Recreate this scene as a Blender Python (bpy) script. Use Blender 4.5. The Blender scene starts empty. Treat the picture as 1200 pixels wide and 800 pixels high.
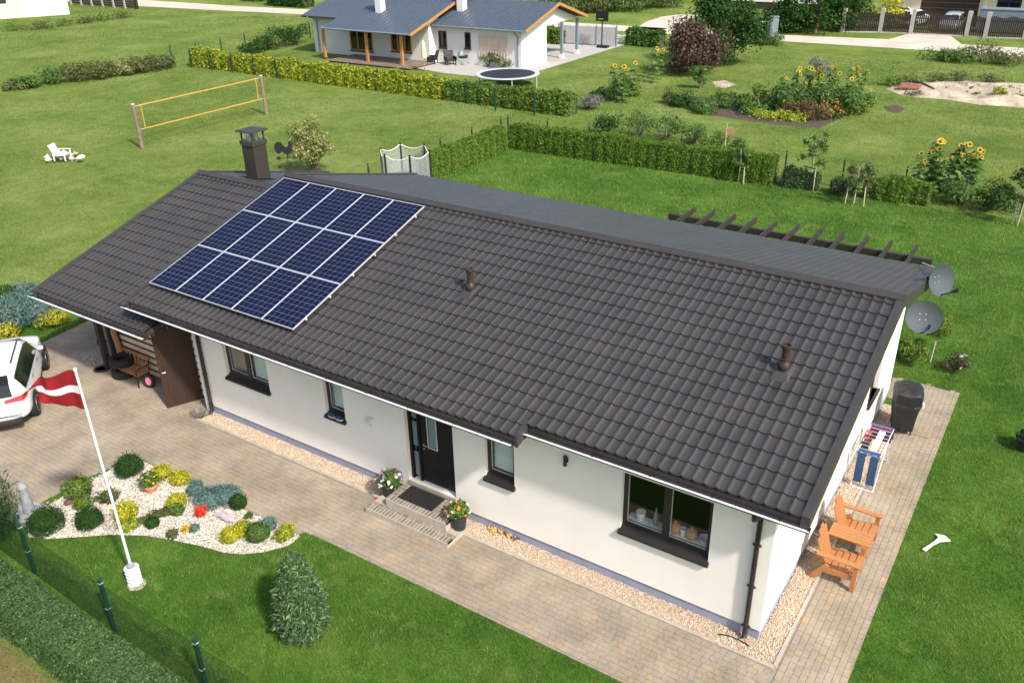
import bpy, math, random
import numpy as np
from mathutils import Vector, Matrix
random.seed(7); RNG = np.random.default_rng(11)
scn = bpy.context.scene; COL = scn.collection
R_ = math.radians

# ---------------------------------------------------------------- camera
F_PX = 1013.43; CAM = np.array([2.716, -11.609, 11.738]); YAW, PIT, ROL = -0.593, 0.472, -0.021
def cam_axes():
    f = np.array([math.sin(YAW)*math.cos(PIT), math.cos(YAW)*math.cos(PIT), -math.sin(PIT)])
    rt = np.array([math.cos(YAW), -math.sin(YAW), 0.0]); up = np.cross(rt, f)
    r2 = rt*math.cos(ROL)+up*math.sin(ROL); u2 = -rt*math.sin(ROL)+up*math.cos(ROL)
    return r2, u2, f
CR, CU, CF = cam_axes()
cd = bpy.data.cameras.new('camera'); cam = bpy.data.objects.new('camera', cd); COL.objects.link(cam)
cd.sensor_width = 36; cd.sensor_fit = 'HORIZONTAL'; cd.lens = 36*F_PX/1200; cd.clip_start = 0.1; cd.clip_end = 5000
cam.matrix_world = Matrix(((CR[0], CU[0], -CF[0], CAM[0]), (CR[1], CU[1], -CF[1], CAM[1]), (CR[2], CU[2], -CF[2], CAM[2]), (0, 0, 0, 1)))
scn.camera = cam

# ---------------------------------------------------------------- sky, sun, exposure
SUN = Vector((1.59, -0.56, 1.66)).normalized()
world = bpy.data.worlds.new('World'); scn.world = world; world.use_nodes = True
wn = world.node_tree; wn.nodes.clear()
wo = wn.nodes.new('ShaderNodeOutputWorld'); bg = wn.nodes.new('ShaderNodeBackground'); sky = wn.nodes.new('ShaderNodeTexSky')
sky.sky_type = 'NISHITA'; sky.sun_disc = False; sky.sun_elevation = math.asin(SUN.z); sky.sun_rotation = math.atan2(SUN.x, SUN.y)
sky.air_density = 1.0; sky.dust_density = 3.0; sky.ozone_density = 1.0
bg.inputs['Strength'].default_value = 0.15
wn.links.new(sky.outputs[0], bg.inputs['Color']); wn.links.new(bg.outputs[0], wo.inputs['Surface'])
sl = bpy.data.lights.new('sun', 'SUN'); sl.energy = 3.9; sl.angle = R_(3.5); sl.color = (1.0, 0.95, 0.87)
so = bpy.data.objects.new('sun', sl); COL.objects.link(so); so.rotation_euler = SUN.to_track_quat('Z', 'Y').to_euler(); so.location = (20, -10, 40)
vs = scn.view_settings; vs.view_transform = 'Standard'; vs.look = 'None'; vs.gamma = 1.0; vs.exposure = 0.56; vs.use_curve_mapping = False
scn.render.resolution_x = 1024; scn.render.resolution_y = 682

# ---------------------------------------------------------------- helpers: a photo pixel to a point on a level plane
def at(px, py, z=0.0):
    r = CR*((px-600)/F_PX) - CU*((py-400)/F_PX) + CF
    return Vector(CAM + r*((z-CAM[2])/r[2]))
def aty(px, py, y):
    r = CR*((px-600)/F_PX) - CU*((py-400)/F_PX) + CF
    return Vector(CAM + r*((y-CAM[1])/r[1]))
def project(P):
    q = P-CAM; d = q@CF
    return 600+F_PX*(q@CR)/d, 400-F_PX*(q@CU)/d, d

def thing(name, label, cat, loc=(0, 0, 0), rotz=0.0, group=None, kind=None):
    o = bpy.data.objects.new(name, None); COL.objects.link(o); o.location = loc; o.rotation_euler = (0, 0, rotz); o.empty_display_size = 0.1
    tag(o, label, cat, group, kind); return o
def tag(o, label=None, cat=None, group=None, kind=None):
    if label: o['label'] = label
    if cat: o['category'] = cat
    if group: o['group'] = group
    if kind: o['kind'] = kind
    return o
def dup(root, loc, rotz, label=None, group=None, scale=1.0):
    r = root.copy(); COL.objects.link(r); r.location = loc; r.rotation_euler = (0, 0, rotz); r.scale = (scale,)*3
    if label: r['label'] = label
    if group: r['group'] = group
    for ch in list(root.children):
        c = ch.copy(); COL.objects.link(c); c.parent = r
        for g in list(ch.children):
            d = g.copy(); COL.objects.link(d); d.parent = c
    return r

class MB:
    def __init__(s): s.v = []; s.f = []; s.m = []
    def add(s, v, f, m=0):
        b = len(s.v); s.v.extend([tuple(x) for x in v]); s.f.extend([tuple(i+b for i in q) for q in f]); s.m.extend([m]*len(f)); return s
    def box(s, c, d, rot=None, m=0):
        x, y, z = d[0]/2, d[1]/2, d[2]/2
        vs_ = [Vector(q) for q in ((-x,-y,-z),(x,-y,-z),(x,y,-z),(-x,y,-z),(-x,-y,z),(x,-y,z),(x,y,z),(-x,y,z))]
        if rot is not None: vs_ = [rot @ q for q in vs_]
        c = Vector(c); return s.add([q+c for q in vs_], [(0,3,2,1),(4,5,6,7),(0,1,5,4),(1,2,6,5),(2,3,7,6),(3,0,4,7)], m)
    def bx(s, x0, x1, y0, y1, z0, z1, m=0): return s.box(((x0+x1)/2,(y0+y1)/2,(z0+z1)/2),(x1-x0,y1-y0,z1-z0),None,m)
    def bar(s, p, q, w, h, m=0, up=(0,0,1)):
        p, q = Vector(p), Vector(q); t = (q-p); L = t.length; t.normalize(); u = Vector(up)
        if abs(t.dot(u)) > .98: u = Vector((0,1,0))
        b = u.cross(t).normalized(); n = t.cross(b)
        return s.box((p+q)/2, (L,w,h), Matrix((t,b,n)).transposed(), m)
    def tube(s, pts, r, n=8, m=0, cap=True):
        pts = [Vector(p) for p in pts]; k = len(pts); rs = r if hasattr(r,'__len__') else [r]*k
        V = []; prev = None
        for i in range(k):
            t = (pts[min(i+1,k-1)]-pts[max(i-1,0)]).normalized()
            if prev is None: b = t.cross(Vector((0,0,1)) if abs(t.z) < .9 else Vector((1,0,0))).normalized()
            else: b = (prev - t*prev.dot(t)).normalized()
            prev = b; c = t.cross(b)
            for j in range(n):
                a = 2*math.pi*j/n; V.append(pts[i]+(b*math.cos(a)+c*math.sin(a))*rs[i])
        Fs = [(i*n+j, i*n+(j+1)%n, (i+1)*n+(j+1)%n, (i+1)*n+j) for i in range(k-1) for j in range(n)]
        if cap: Fs += [tuple(range(n-1,-1,-1)), tuple((k-1)*n+j for j in range(n))]
        return s.add(V, Fs, m)
    def lathe(s, prof, n=16, c=(0,0,0), m=0, mtx=None, sc=(1,1)):
        c = Vector(c); V = []
        for r, z in prof:
            for j in range(n):
                a = 2*math.pi*j/n; p = Vector((r*math.cos(a)*sc[0], r*math.sin(a)*sc[1], z)); V.append((mtx@p if mtx is not None else p)+c)
        k = len(prof)
        Fs = [(i*n+j, i*n+(j+1)%n, (i+1)*n+(j+1)%n, (i+1)*n+j) for i in range(k-1) for j in range(n)]
        Fs += [tuple(range(n-1,-1,-1)), tuple((k-1)*n+j for j in range(n))]
        return s.add(V, Fs, m)
    def prism(s, poly, z0, z1, m=0):
        n = len(poly); V = [(x,y,z0) for x,y in poly]+[(x,y,z1) for x,y in poly]
        return s.add(V, [tuple(range(n-1,-1,-1)), tuple(range(n,2*n))]+[(i,(i+1)%n,n+(i+1)%n,n+i) for i in range(n)], m)
    def build(s, name, mats, parent=None, smooth=False, off=None, bevel=0, loc=None):
        me = bpy.data.meshes.new(name)
        V = np.array(s.v, dtype=float)
        if off is not None: V = V-np.array(off)
        me.from_pydata(V.tolist(), [], s.f)
        for mm in (mats if isinstance(mats,(list,tuple)) else [mats]): me.materials.append(mm)
        if max(s.m, default=0): me.polygons.foreach_set('material_index', s.m)
        if smooth: me.polygons.foreach_set('use_smooth', [True]*len(s.f)); me.set_sharp_from_angle(angle=R_(38))
        me.update()
        o = bpy.data.objects.new(name, me); COL.objects.link(o)
        if parent: o.parent = parent
        if loc is not None: o.location = loc
        if bevel:
            b = o.modifiers.new('bevel','BEVEL'); b.width = bevel; b.segments = 2; b.limit_method = 'ANGLE'
        return o
def npmesh(name, V, Fq, mats, parent=None, smooth=False, mi=None, loc=None):
    V = np.ascontiguousarray(V, dtype=np.float32); Fq = np.ascontiguousarray(Fq, dtype=np.int32); n, k = Fq.shape
    me = bpy.data.meshes.new(name); me.vertices.add(len(V)); me.vertices.foreach_set('co', V.ravel())
    me.loops.add(n*k); me.loops.foreach_set('vertex_index', Fq.ravel())
    me.polygons.add(n); me.polygons.foreach_set('loop_start', np.arange(0,n*k,k,dtype=np.int32)); me.polygons.foreach_set('loop_total', np.full(n,k,dtype=np.int32))
    for mm in (mats if isinstance(mats,(list,tuple)) else [mats]): me.materials.append(mm)
    if mi is not None: me.polygons.foreach_set('material_index', np.ascontiguousarray(mi,dtype=np.int32))
    me.polygons.foreach_set('use_smooth', np.full(n,bool(smooth)))
    me.update(calc_edges=True)
    o = bpy.data.objects.new(name, me); COL.objects.link(o)
    if parent: o.parent = parent
    if loc is not None: o.location = loc
    return o

# ---------------------------------------------------------------- materials
def _new(name):
    m = bpy.data.materials.new(name); m.use_nodes = True; nt = m.node_tree; b = nt.nodes['Principled BSDF']; return m, nt, b
def _coord(nt, world=False):
    if world:
        g = nt.nodes.new('ShaderNodeNewGeometry'); return g.outputs['Position']
    return nt.nodes.new('ShaderNodeTexCoord').outputs['Object']
def _noise(nt, co, scale, detail=4, rough=.6):
    n = nt.nodes.new('ShaderNodeTexNoise'); n.inputs['Scale'].default_value = scale; n.inputs['Detail'].default_value = detail; n.inputs['Roughness'].default_value = rough
    nt.links.new(co, n.inputs['Vector']); return n.outputs['Fac']
def _ramp(nt, fac, stops):
    r = nt.nodes.new('ShaderNodeValToRGB'); e = r.color_ramp.elements
    while len(e) < len(stops): e.new(.5)
    for i,(p,c) in enumerate(stops): e[i].position = p; e[i].color = (*c,1)
    nt.links.new(fac, r.inputs['Fac']); return r.outputs['Color']
def _mix(nt, a, b, fac, mode='MIX'):
    n = nt.nodes.new('ShaderNodeMix'); n.data_type = 'RGBA'; n.blend_type = mode
    for s_, v in (('A',a),('B',b)):
        i = [x for x in n.inputs if x.name == s_ and x.type == 'RGBA'][0]
        if hasattr(v,'node'): nt.links.new(v,i)
        else: i.default_value = (*v,1)
    if hasattr(fac,'node'): nt.links.new(fac, n.inputs[0])
    else: n.inputs[0].default_value = fac
    return [x for x in n.outputs if x.type == 'RGBA'][0]
def _bump(nt, b, h, strength, dist):
    n = nt.nodes.new('ShaderNodeBump'); n.inputs['Strength'].default_value = strength; n.inputs['Distance'].default_value = dist
    nt.links.new(h, n.inputs['Height']); nt.links.new(n.outputs[0], b.inputs['Normal'])
def mat(name, c, rough=.6, metal=0.0, var=.15, scale=6.0, bump=0.0, bscale=60.0, bdist=.01, world=True, spec=.5, coat=0.0, aniso=None):
    m, nt, b = _new(name); co = _coord(nt, world)
    if aniso:
        mp = nt.nodes.new('ShaderNodeMapping'); mp.inputs['Scale'].default_value = aniso; nt.links.new(co, mp.inputs['Vector']); co = mp.outputs[0]
    f = _noise(nt, co, scale, 6); lo = tuple(x*(1-var) for x in c); hi = tuple(min(1,x*(1+var)) for x in c)
    nt.links.new(_ramp(nt, f, [(.3,lo),(.7,hi)]), b.inputs['Base Color'])
    b.inputs['Roughness'].default_value = rough; b.inputs['Metallic'].default_value = metal; b.inputs['Specular IOR Level'].default_value = spec; b.inputs['Coat Weight'].default_value = coat
    if bump: _bump(nt, b, _noise(nt, co, bscale, 4), bump, bdist)
    return m
def island_mat(name, stops, rough=.7, objrand=False, bump=0, big=None, spec=.3):
    m, nt, b = _new(name)
    if objrand: r = nt.nodes.new('ShaderNodeObjectInfo').outputs['Random']
    else: r = nt.nodes.new('ShaderNodeNewGeometry').outputs['Random Per Island']
    c = _ramp(nt, r, stops); co = _coord(nt, True)
    c = _mix(nt, c, _ramp(nt, _noise(nt, co, 14, 5), [(.3,(.8,.8,.8)),(.7,(1.08,1.08,1.08))]), .8, 'MULTIPLY')
    if big: c = _mix(nt, c, _ramp(nt, _noise(nt, co, big, 3), [(.35,(.78,.76,.72)),(.65,(1.12,1.1,1.06))]), 1, 'MULTIPLY')
    nt.links.new(c, b.inputs['Base Color']); b.inputs['Roughness'].default_value = rough; b.inputs['Specular IOR Level'].default_value = spec
    if bump: _bump(nt, b, _noise(nt, co, 90, 4), bump, .006)
    return m
def leaf_mat(name, stops, rough=.55, trans=.3, spec=.25, patch=None):
    """foliage: colour differs from leaf to leaf; patch = (noise scale, colour) for real drier or yellower growth"""
    m, nt, b = _new(name); g = nt.nodes.new('ShaderNodeNewGeometry')
    c = _ramp(nt, g.outputs['Random Per Island'], stops)
    if patch:
        for sc_, pc, lo, hi in patch:
            c = _mix(nt, c, pc, _ramp(nt, _noise(nt, g.outputs['Position'], sc_, 4), [(lo,(0,0,0)),(hi,(1,1,1))]))
    nt.links.new(c, b.inputs['Base Color']); b.inputs['Roughness'].default_value = rough; b.inputs['Specular IOR Level'].default_value = spec
    t = nt.nodes.new('ShaderNodeBsdfTranslucent'); nt.links.new(_mix(nt, c, (1,1,.5), .1), t.inputs['Color'])
    mx = nt.nodes.new('ShaderNodeMixShader'); mx.inputs[0].default_value = trans
    out = nt.nodes['Material Output']; nt.links.new(b.outputs[0], mx.inputs[1]); nt.links.new(t.outputs[0], mx.inputs[2]); nt.links.new(mx.outputs[0], out.inputs['Surface'])
    return m
def glass_mat(name, tint=(.90,.93,.92), f0=1.5):
    m, nt, b = _new(name); nt.nodes.remove(b)
    lw = nt.nodes.new('ShaderNodeLayerWeight'); p5 = nt.nodes.new('ShaderNodeMath'); p5.operation = 'POWER'; p5.inputs[1].default_value = 4.0; nt.links.new(lw.outputs['Facing'], p5.inputs[0])
    fr = nt.nodes.new('ShaderNodeMath'); fr.operation = 'MULTIPLY_ADD'; fr.inputs[1].default_value = .9; fr.inputs[2].default_value = .055; nt.links.new(p5.outputs[0], fr.inputs[0])
    tr = nt.nodes.new('ShaderNodeBsdfTransparent'); tr.inputs['Color'].default_value = (*tint,1)
    gl = nt.nodes.new('ShaderNodeBsdfGlossy'); gl.inputs['Roughness'].default_value = .02
    mx = nt.nodes.new('ShaderNodeMixShader'); nt.links.new(fr.outputs[0], mx.inputs[0]); nt.links.new(tr.outputs[0], mx.inputs[1]); nt.links.new(gl.outputs[0], mx.inputs[2])
    nt.links.new(mx.outputs[0], nt.nodes['Material Output'].inputs['Surface']); return m
def net_mat(name, c, alpha):
    m, nt, b = _new(name); b.inputs['Base Color'].default_value = (*c,1); b.inputs['Alpha'].default_value = alpha; b.inputs['Roughness'].default_value = .8; return m

def ground_mat(name, cols, sc=.35, fine=26, bump=.6, bdist=.05, dry=None):
    m, nt, b = _new(name); co = _coord(nt, True)
    c = _ramp(nt, _noise(nt, co, sc, 6, .62), [(.3,cols[0]),(.5,cols[1]),(.7,cols[2])])
    c = _mix(nt, c, _ramp(nt, _noise(nt, co, fine, 5, .7), [(.3,(.55,.55,.5)),(.7,(1.35,1.35,1.3))]), .85, 'MULTIPLY')
    c = _mix(nt, c, _ramp(nt, _noise(nt, co, fine*.18, 4, .6), [(.35,(.75,.78,.7)),(.65,(1.2,1.18,1.1))]), .7, 'MULTIPLY')
    if dry: c = _mix(nt, c, dry[0], _ramp(nt, _noise(nt, co, dry[1], 5, .65), [(dry[2],(0,0,0)),(dry[3],(1,1,1))]))
    nt.links.new(c, b.inputs['Base Color']); b.inputs['Roughness'].default_value = .95; b.inputs['Specular IOR Level'].default_value = .1
    _bump(nt, b, _noise(nt, co, fine*1.6, 5, .7), bump, bdist); return m

M = {}
M['field'] = ground_mat('field_grass', [(.088,.148,.027),(.15,.21,.045),(.22,.27,.085)], .22, 9, .8, .12, ((.17,.2,.055), .5, .55, .8))
M['lawn'] = ground_mat('lawn_grass', [(.03,.09,.01),(.05,.13,.014),(.10,.2,.028)], .55, 30, .7, .04, ((.155,.21,.045), .8, .55, .85))
M['dry'] = ground_mat('dry_grass', [(.13,.12,.045),(.2,.17,.075),(.15,.15,.05)], .8, 20, .7, .06)
GB = [(0,(.02,.055,.007)),(.4,(.055,.118,.016)),(.75,(.11,.19,.032)),(1,(.25,.3,.09))]
M['blade'] = leaf_mat('lawn_blades', GB, .6, .3, .2, [(.32,(.18,.255,.052),.42,.6),(2.2,(.235,.30,.08),.51,.66),(1.1,(.025,.072,.01),.54,.69),(.9,(.27,.275,.105),.62,.74)])
M['blade_field'] = leaf_mat('field_blades', [(0,(.06,.115,.019)),(.5,(.13,.195,.04)),(1,(.26,.295,.10))], .7, .3, .15, [(.12,(.215,.27,.08),.45,.7),(.6,(.055,.12,.017),.53,.68),(2.0,(.23,.275,.09),.54,.7)])
M['blade_dry'] = leaf_mat('dry_blades', [(0,(.10,.12,.03)),(.5,(.2,.17,.07)),(1,(.28,.24,.12))], .8, .3, .15)
M['render'] = mat('white_render', (.84,.798,.722), .92, 0, .045, .9, .25, 220, .004, spec=.15)
M['plinth'] = mat('plinth_paint', (.27,.29,.37), .8, 0, .12, 3, .2, 120, .004)
M['roof'] = mat('dark_metal_tile', (.043,.0395,.0375), .42, .0, .16, 1.3, .08, 500, .002, spec=.5)
def soot(m):
    nt = m.node_tree; b = nt.nodes['Principled BSDF']; src = b.inputs['Base Color'].links[0].from_socket; g = nt.nodes.new('ShaderNodeNewGeometry')
    sx = nt.nodes.new('ShaderNodeSeparateXYZ'); nt.links.new(g.outputs['Position'], sx.inputs[0])
    def mth(op,a,b_=None,c=None):
        n = nt.nodes.new('ShaderNodeMath'); n.operation = op; n.use_clamp = op == 'MULTIPLY_ADD'
        for i,v in enumerate((a,b_,c)):
            if v is None: continue
            if hasattr(v,'node'): nt.links.new(v,n.inputs[i])
            else: n.inputs[i].default_value = v
        return n.outputs[0]
    tot = None
    for xv,yv in ((-7.81,2.42),(-.84,2.42)):
        dx = mth('ABSOLUTE', mth('SUBTRACT', sx.outputs[0], xv)); a = mth('MULTIPLY_ADD', dx, -6.0, 1.0)
        dy = mth('SUBTRACT', yv-.12, sx.outputs[1]); up = mth('MULTIPLY_ADD', dy, 12.0, 0.0); dn = mth('MULTIPLY_ADD', dy, -1.0, 1.1)
        k = mth('MULTIPLY', mth('MULTIPLY', a, up), dn); tot = k if tot is None else mth('ADD', tot, k)
    fac = mth('MULTIPLY', tot, mth('MULTIPLY_ADD', _noise(nt, g.outputs['Position'], 5, 5), 3.0, -1.0)); fac = mth('MULTIPLY_ADD', fac, .75, 0.0)
    nt.links.new(_mix(nt, src, (.012,.011,.010), fac), b.inputs['Base Color'])
soot(M['roof'])
M['trim'] = mat('dark_trim', (.043,.039,.037), .42, 0, .1, 4, spec=.5)
M['soffit'] = mat('dark_soffit', (.035,.028,.025), .7, 0, .2, 8, aniso=(1,12,1))
M['gutter_in'] = mat('pale_gutter_lining', (.75,.76,.78), .35, .2, .12, 5)
M['brown_metal'] = mat('brown_black_metal', (.022,.017,.015), .4, 0, .2, 6)
M['frame'] = mat('dark_window_frame', (.021,.017,.016), .45, 0, .15, 8)
M['door'] = mat('black_door', (.010,.010,.012), .45, 0, .2, 6, spec=.2)
M['glass'] = glass_mat('window_glass')
M['blind'] = mat('pale_green_blind', (.62,.74,.67), .8, 0, .06, 4)
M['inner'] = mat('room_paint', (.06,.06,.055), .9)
M['white'] = mat('white_paint', (.7,.7,.69), .45, 0, .04, 5)
M['wood_dark'] = mat('dark_brown_wood', (.034,.016,.009), .6, 0, .35, 5, .25, 40, .004, aniso=(8,8,.6))
M['wood_black'] = mat('black_brown_wood', (.03,.023,.02), .65, 0, .3, 5, .2, 40, .004, aniso=(3,3,.6))
M['wood_orange'] = mat('orange_oiled_wood', (.36,.155,.055), .5, 0, .3, 9, .2, 60, .003, world=False, aniso=(1.5,7,7))
M['wood_pale'] = mat('pale_pine', (.66,.50,.33), .7, 0, .22, 6, .2, 50, .003, aniso=(.6,6,6))
M['wood_bench'] = mat('weathered_bench_wood', (.34,.17,.075), .65, 0, .3, 8, .2, 50, .003, aniso=(.8,6,6))
M['wood_grey'] = mat('grey_weathered_wood', (.19,.14,.105), .8, 0, .3, 4, .2, 40, .004)
M['wood_honey'] = mat('honey_wood', (.42,.2,.06), .55, 0, .2, 5)
M['black'] = mat('black_cloth', (.012,.012,.014), .55, 0, .2, 9, .3, 25, .01)
M['rubber'] = mat('black_rubber', (.013,.013,.013), .8, 0, .2, 20)
M['paving_base'] = mat('jointing_sand', (.25,.212,.165), .95, 0, .25, 9, .3, 80, .006)
PV = [(0,(.295,.25,.195)),(.25,(.31,.265,.205)),(.45,(.285,.252,.205)),(.62,(.315,.265,.2)),(.82,(.3,.257,.2)),(.93,(.335,.262,.18)),(1,(.34,.268,.19))]
M['paver'] = island_mat('concrete_paver', PV, .9, True, .4, 1.1)
M['paver_far'] = island_mat('concrete_paver_field', PV, .9, False, .4, 1.1)
M['kerb'] = mat('kerb_concrete', (.36,.32,.26), .9, 0, .2, 5, .3, 90, .004)
M['step_brick'] = island_mat('step_brick', [(0,(.16,.13,.10)),(.5,(.22,.18,.14)),(.8,(.27,.225,.175)),(1,(.18,.15,.125))], .9, True, .4)
M['step_mortar'] = mat('step_mortar', (.42,.37,.3), .95, 0, .15, 6, .3, 80, .004)
M['gravel'] = island_mat('tan_gravel', [(0,(.46,.34,.23)),(.3,(.60,.47,.34)),(.6,(.68,.59,.47)),(.85,(.52,.39,.28)),(1,(.30,.2,.14))], .8)
M['gravel_base'] = mat('tan_gravel_bed', (.45,.35,.25), .95, 0, .35, 30, .8, 70, .03)
M['chips'] = island_mat('white_stone_chips', [(0,(.46,.41,.33)),(.4,(.6,.56,.48)),(.8,(.7,.67,.6)),(.93,(.42,.35,.28)),(1,(.25,.19,.16))], .8)
M['chips_base'] = mat('white_chip_bed', (.36,.32,.26), .95, 0, .25, 30, .8, 70, .03)
M['road'] = mat('pale_gravel_road', (.50,.43,.35), .95, 0, .18, .5, .3, 30, .02)
M['sand'] = mat('bare_sand', (.41,.34,.25), .95, 0, .45, 1.1, .8, 6, .1)
M['soil'] = mat('dark_soil', (.07,.05,.035), .95, 0, .35, 4, .8, 25, .05)
M['bark'] = mat('bark', (.13,.1,.075), .9, 0, .3, 12, .5, 40, .01)
M['stake'] = mat('pale_stake', (.5,.43,.32), .85, 0, .2, 12)
M['stone'] = mat('grey_stone', (.25,.26,.27), .85, 0, .2, 9, .4, 60, .006)
M['cell'] = mat('solar_cell', (.004,.0058,.027), .2, 0, .15, 3, spec=.2)
M['sheet'] = mat('panel_backsheet', (.48,.5,.56), .3, 0, .02, 3)
M['alu'] = mat('aluminium', (.72,.73,.75), .4, .5, .06, 6)
M['fence_green'] = mat('green_fence_post', (.008,.05,.035), .45, 0, .2, 6)
M['wire'] = mat('green_wire', (.006,.022,.013), .9, 0, .1, 6, spec=.1)
M['dish'] = mat('grey_dish', (.07,.085,.092), .7, 0, .1, 4, spec=.2)
M['paint_white'] = mat('white_car_paint', (.8,.81,.83), .25, 0, .01, 2, coat=.8)
M['paint_silver'] = mat('silver_car_paint', (.45,.48,.52), .3, .3, .02, 2, coat=.8)
M['car_glass'] = mat('car_glass', (.008,.011,.012), .05, 0, .05, 2)
M['red_lamp'] = mat('red_lamp', (.33,.01,.016), .35, 0, .1, 8)
M['chrome'] = mat('wheel_alloy', (.5,.5,.52), .3, .8, .05, 6)
M['terracotta'] = mat('terracotta', (.52,.25,.13), .8, 0, .12, 12)
M['tile_grey'] = mat('standing_seam_blue_grey', (.075,.095,.125), .38, .15, .08, 2)
M['concrete'] = mat('grey_concrete', (.38,.36,.33), .9, 0, .12, 3, .2, 40, .004)
M['cream'] = mat('cream_wall', (.72,.6,.44), .9, 0, .05, 1)
M['yellow'] = mat('yellow_band', (.52,.29,.06), .6, 0, .1, 8)
M['blue'] = mat('blue_denim', (.02,.055,.14), .8, 0, .3, 14)
M['pink'] = mat('pink_plastic', (.75,.2,.35), .5, 0, .1, 8)
M['red'] = mat('red_plastic', (.55,.03,.02), .5, 0, .1, 8)
M['slate'] = mat('grey_metal_box', (.2,.25,.29), .5, .2, .1, 4)
M['net_white'] = net_mat('pale_safety_net', (.46,.49,.48), .33)
# leaves
L = {}
L['thuja'] = leaf_mat('thuja_scale', [(0,(.035,.09,.011)),(.5,(.09,.185,.02)),(.85,(.165,.27,.035)),(1,(.24,.32,.055))], .7, .3, .1)
L['thuja_dark'] = leaf_mat('dark_hedge_leaf', [(0,(.018,.05,.014)),(.5,(.035,.085,.022)),(.9,(.06,.125,.035)),(1,(.09,.16,.05))], .5, .25)
L['hedge_front'] = leaf_mat('front_hedge_leaf', [(0,(.025,.065,.018)),(.5,(.055,.115,.033)),(.85,(.085,.155,.048)),(1,(.125,.19,.066))], .5, .2, .35)
L['yellow'] = leaf_mat('golden_leaf', [(0,(.15,.2,.012)),(.35,(.34,.34,.018)),(.8,(.52,.47,.03)),(1,(.62,.54,.06))], .55, .3)
L['gold_green'] = leaf_mat('golden_privet', [(0,(.075,.15,.014)),(.3,(.19,.27,.02)),(.65,(.38,.41,.03)),(1,(.52,.5,.055))], .6, .35)
L['dark'] = leaf_mat('dark_green_leaf', [(0,(.012,.038,.01)),(.5,(.024,.066,.015)),(.9,(.042,.098,.022)),(1,(.075,.135,.035))], .8, .2, .02)
L['mid'] = leaf_mat('mid_green_leaf', [(0,(.035,.085,.016)),(.5,(.07,.15,.026)),(.9,(.115,.205,.04)),(1,(.2,.27,.1))], .55, .3)
L['light'] = leaf_mat('light_green_leaf', [(0,(.06,.12,.015)),(.5,(.11,.19,.025)),(1,(.19,.26,.045))], .55, .35)
L['blue'] = leaf_mat('blue_juniper', [(0,(.05,.11,.10)),(.5,(.09,.17,.155)),(1,(.17,.26,.24))], .6, .15)
L['spruce'] = leaf_mat('spruce_needles', [(0,(.022,.058,.02)),(.5,(.055,.11,.04)),(.8,(.105,.175,.07)),(1,(.22,.29,.14))], .7, .15, .1)
L['red'] = leaf_mat('bronze_leaf', [(0,(.03,.022,.016)),(.5,(.075,.045,.03)),(.9,(.12,.075,.05)),(1,(.19,.14,.10))], .5, .25)
L['grey'] = leaf_mat('grey_leaf', [(0,(.09,.09,.075)),(.5,(.16,.15,.14)),(1,(.26,.24,.25))], .7, .2)
L['olive'] = leaf_mat('olive_leaf', [(0,(.045,.07,.018)),(.5,(.09,.12,.03)),(.9,(.15,.16,.055)),(1,(.24,.2,.1))], .6, .3)
L['rust'] = leaf_mat('rusty_stalk', [(0,(.08,.05,.02)),(.5,(.14,.085,.035)),(1,(.22,.15,.07))], .7, .3)
L['birch'] = leaf_mat('pale_variegated_leaf', [(0,(.09,.13,.025)),(.5,(.19,.22,.05)),(.85,(.34,.32,.12)),(1,(.5,.42,.28))], .55, .3)
L['petal'] = leaf_mat('yellow_petal', [(0,(.62,.36,.01)),(1,(.85,.58,.03))], .6, .3)
L['pwhite'] = leaf_mat('white_petal', [(0,(.75,.72,.72)),(1,(.85,.82,.82))], .6, .3)
L['ppink'] = leaf_mat('pink_petal', [(0,(.4,.1,.3)),(1,(.65,.3,.5))], .6, .3)
L['pred'] = leaf_mat('red_petal', [(0,(.55,.025,.015)),(1,(.8,.07,.03))], .6, .2)
L['porange'] = leaf_mat('orange_petal', [(0,(.75,.22,.02)),(1,(.85,.4,.05))], .6, .3)
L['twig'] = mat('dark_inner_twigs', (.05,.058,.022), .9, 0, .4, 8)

# ---------------------------------------------------------------- foliage helpers
def unit(v): return v/np.maximum(np.linalg.norm(v,axis=1,keepdims=True),1e-9)
def leaf_quads(C, N, size, asp=.5, T=None, tj=.5, bend=.0):
    """leaf-sized diamonds at C facing N, pointing along T"""
    n = len(C); N = unit(N + RNG.normal(0,.45,(n,3)))
    T = RNG.normal(0,1,(n,3)) if T is None else T + RNG.normal(0,tj,(n,3))
    T = unit(T - N*(T*N).sum(1,keepdims=True)); B = np.cross(N,T)
    s = (size*RNG.uniform(.65,1.35,n))[:,None]; w = s*asp
    V = np.stack([C-T*s*.5, C+B*w*.5+N*s*bend, C+T*s*.5, C-B*w*.5+N*s*bend],1).reshape(-1,3)
    return V, np.arange(4*n).reshape(n,4)
def lumps(D, k=7, amp=.18, seed=0):
    r = np.random.default_rng(abs(int(seed))); s = np.zeros(len(D))
    for i in range(k):
        w = r.normal(0,1,3)*(2.0+1.1*i); s += np.sin(D@w + r.uniform(0,6.28))/(1+.35*i)
    return amp*s/2.2
def rand_dir(n, zmin=-.3):
    d = unit(RNG.normal(0,1,(n*3,3))); d = d[d[:,2] > zmin]
    while len(d) < n:
        e = unit(RNG.normal(0,1,(n,3))); d = np.concatenate([d, e[e[:,2] > zmin]])
    return d[:n]
def blob(n, rad, zc, seed=0, amp=.16, depth=.35, zmin=-.55):
    """points through the outer volume of an uneven rounded crown"""
    D = rand_dir(n, zmin); r = (1+lumps(D,7,amp,seed))*(1-depth*RNG.random(n)**1.7)
    return D*r[:,None]*np.array(rad)+np.array([0,0,zc]), D
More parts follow.
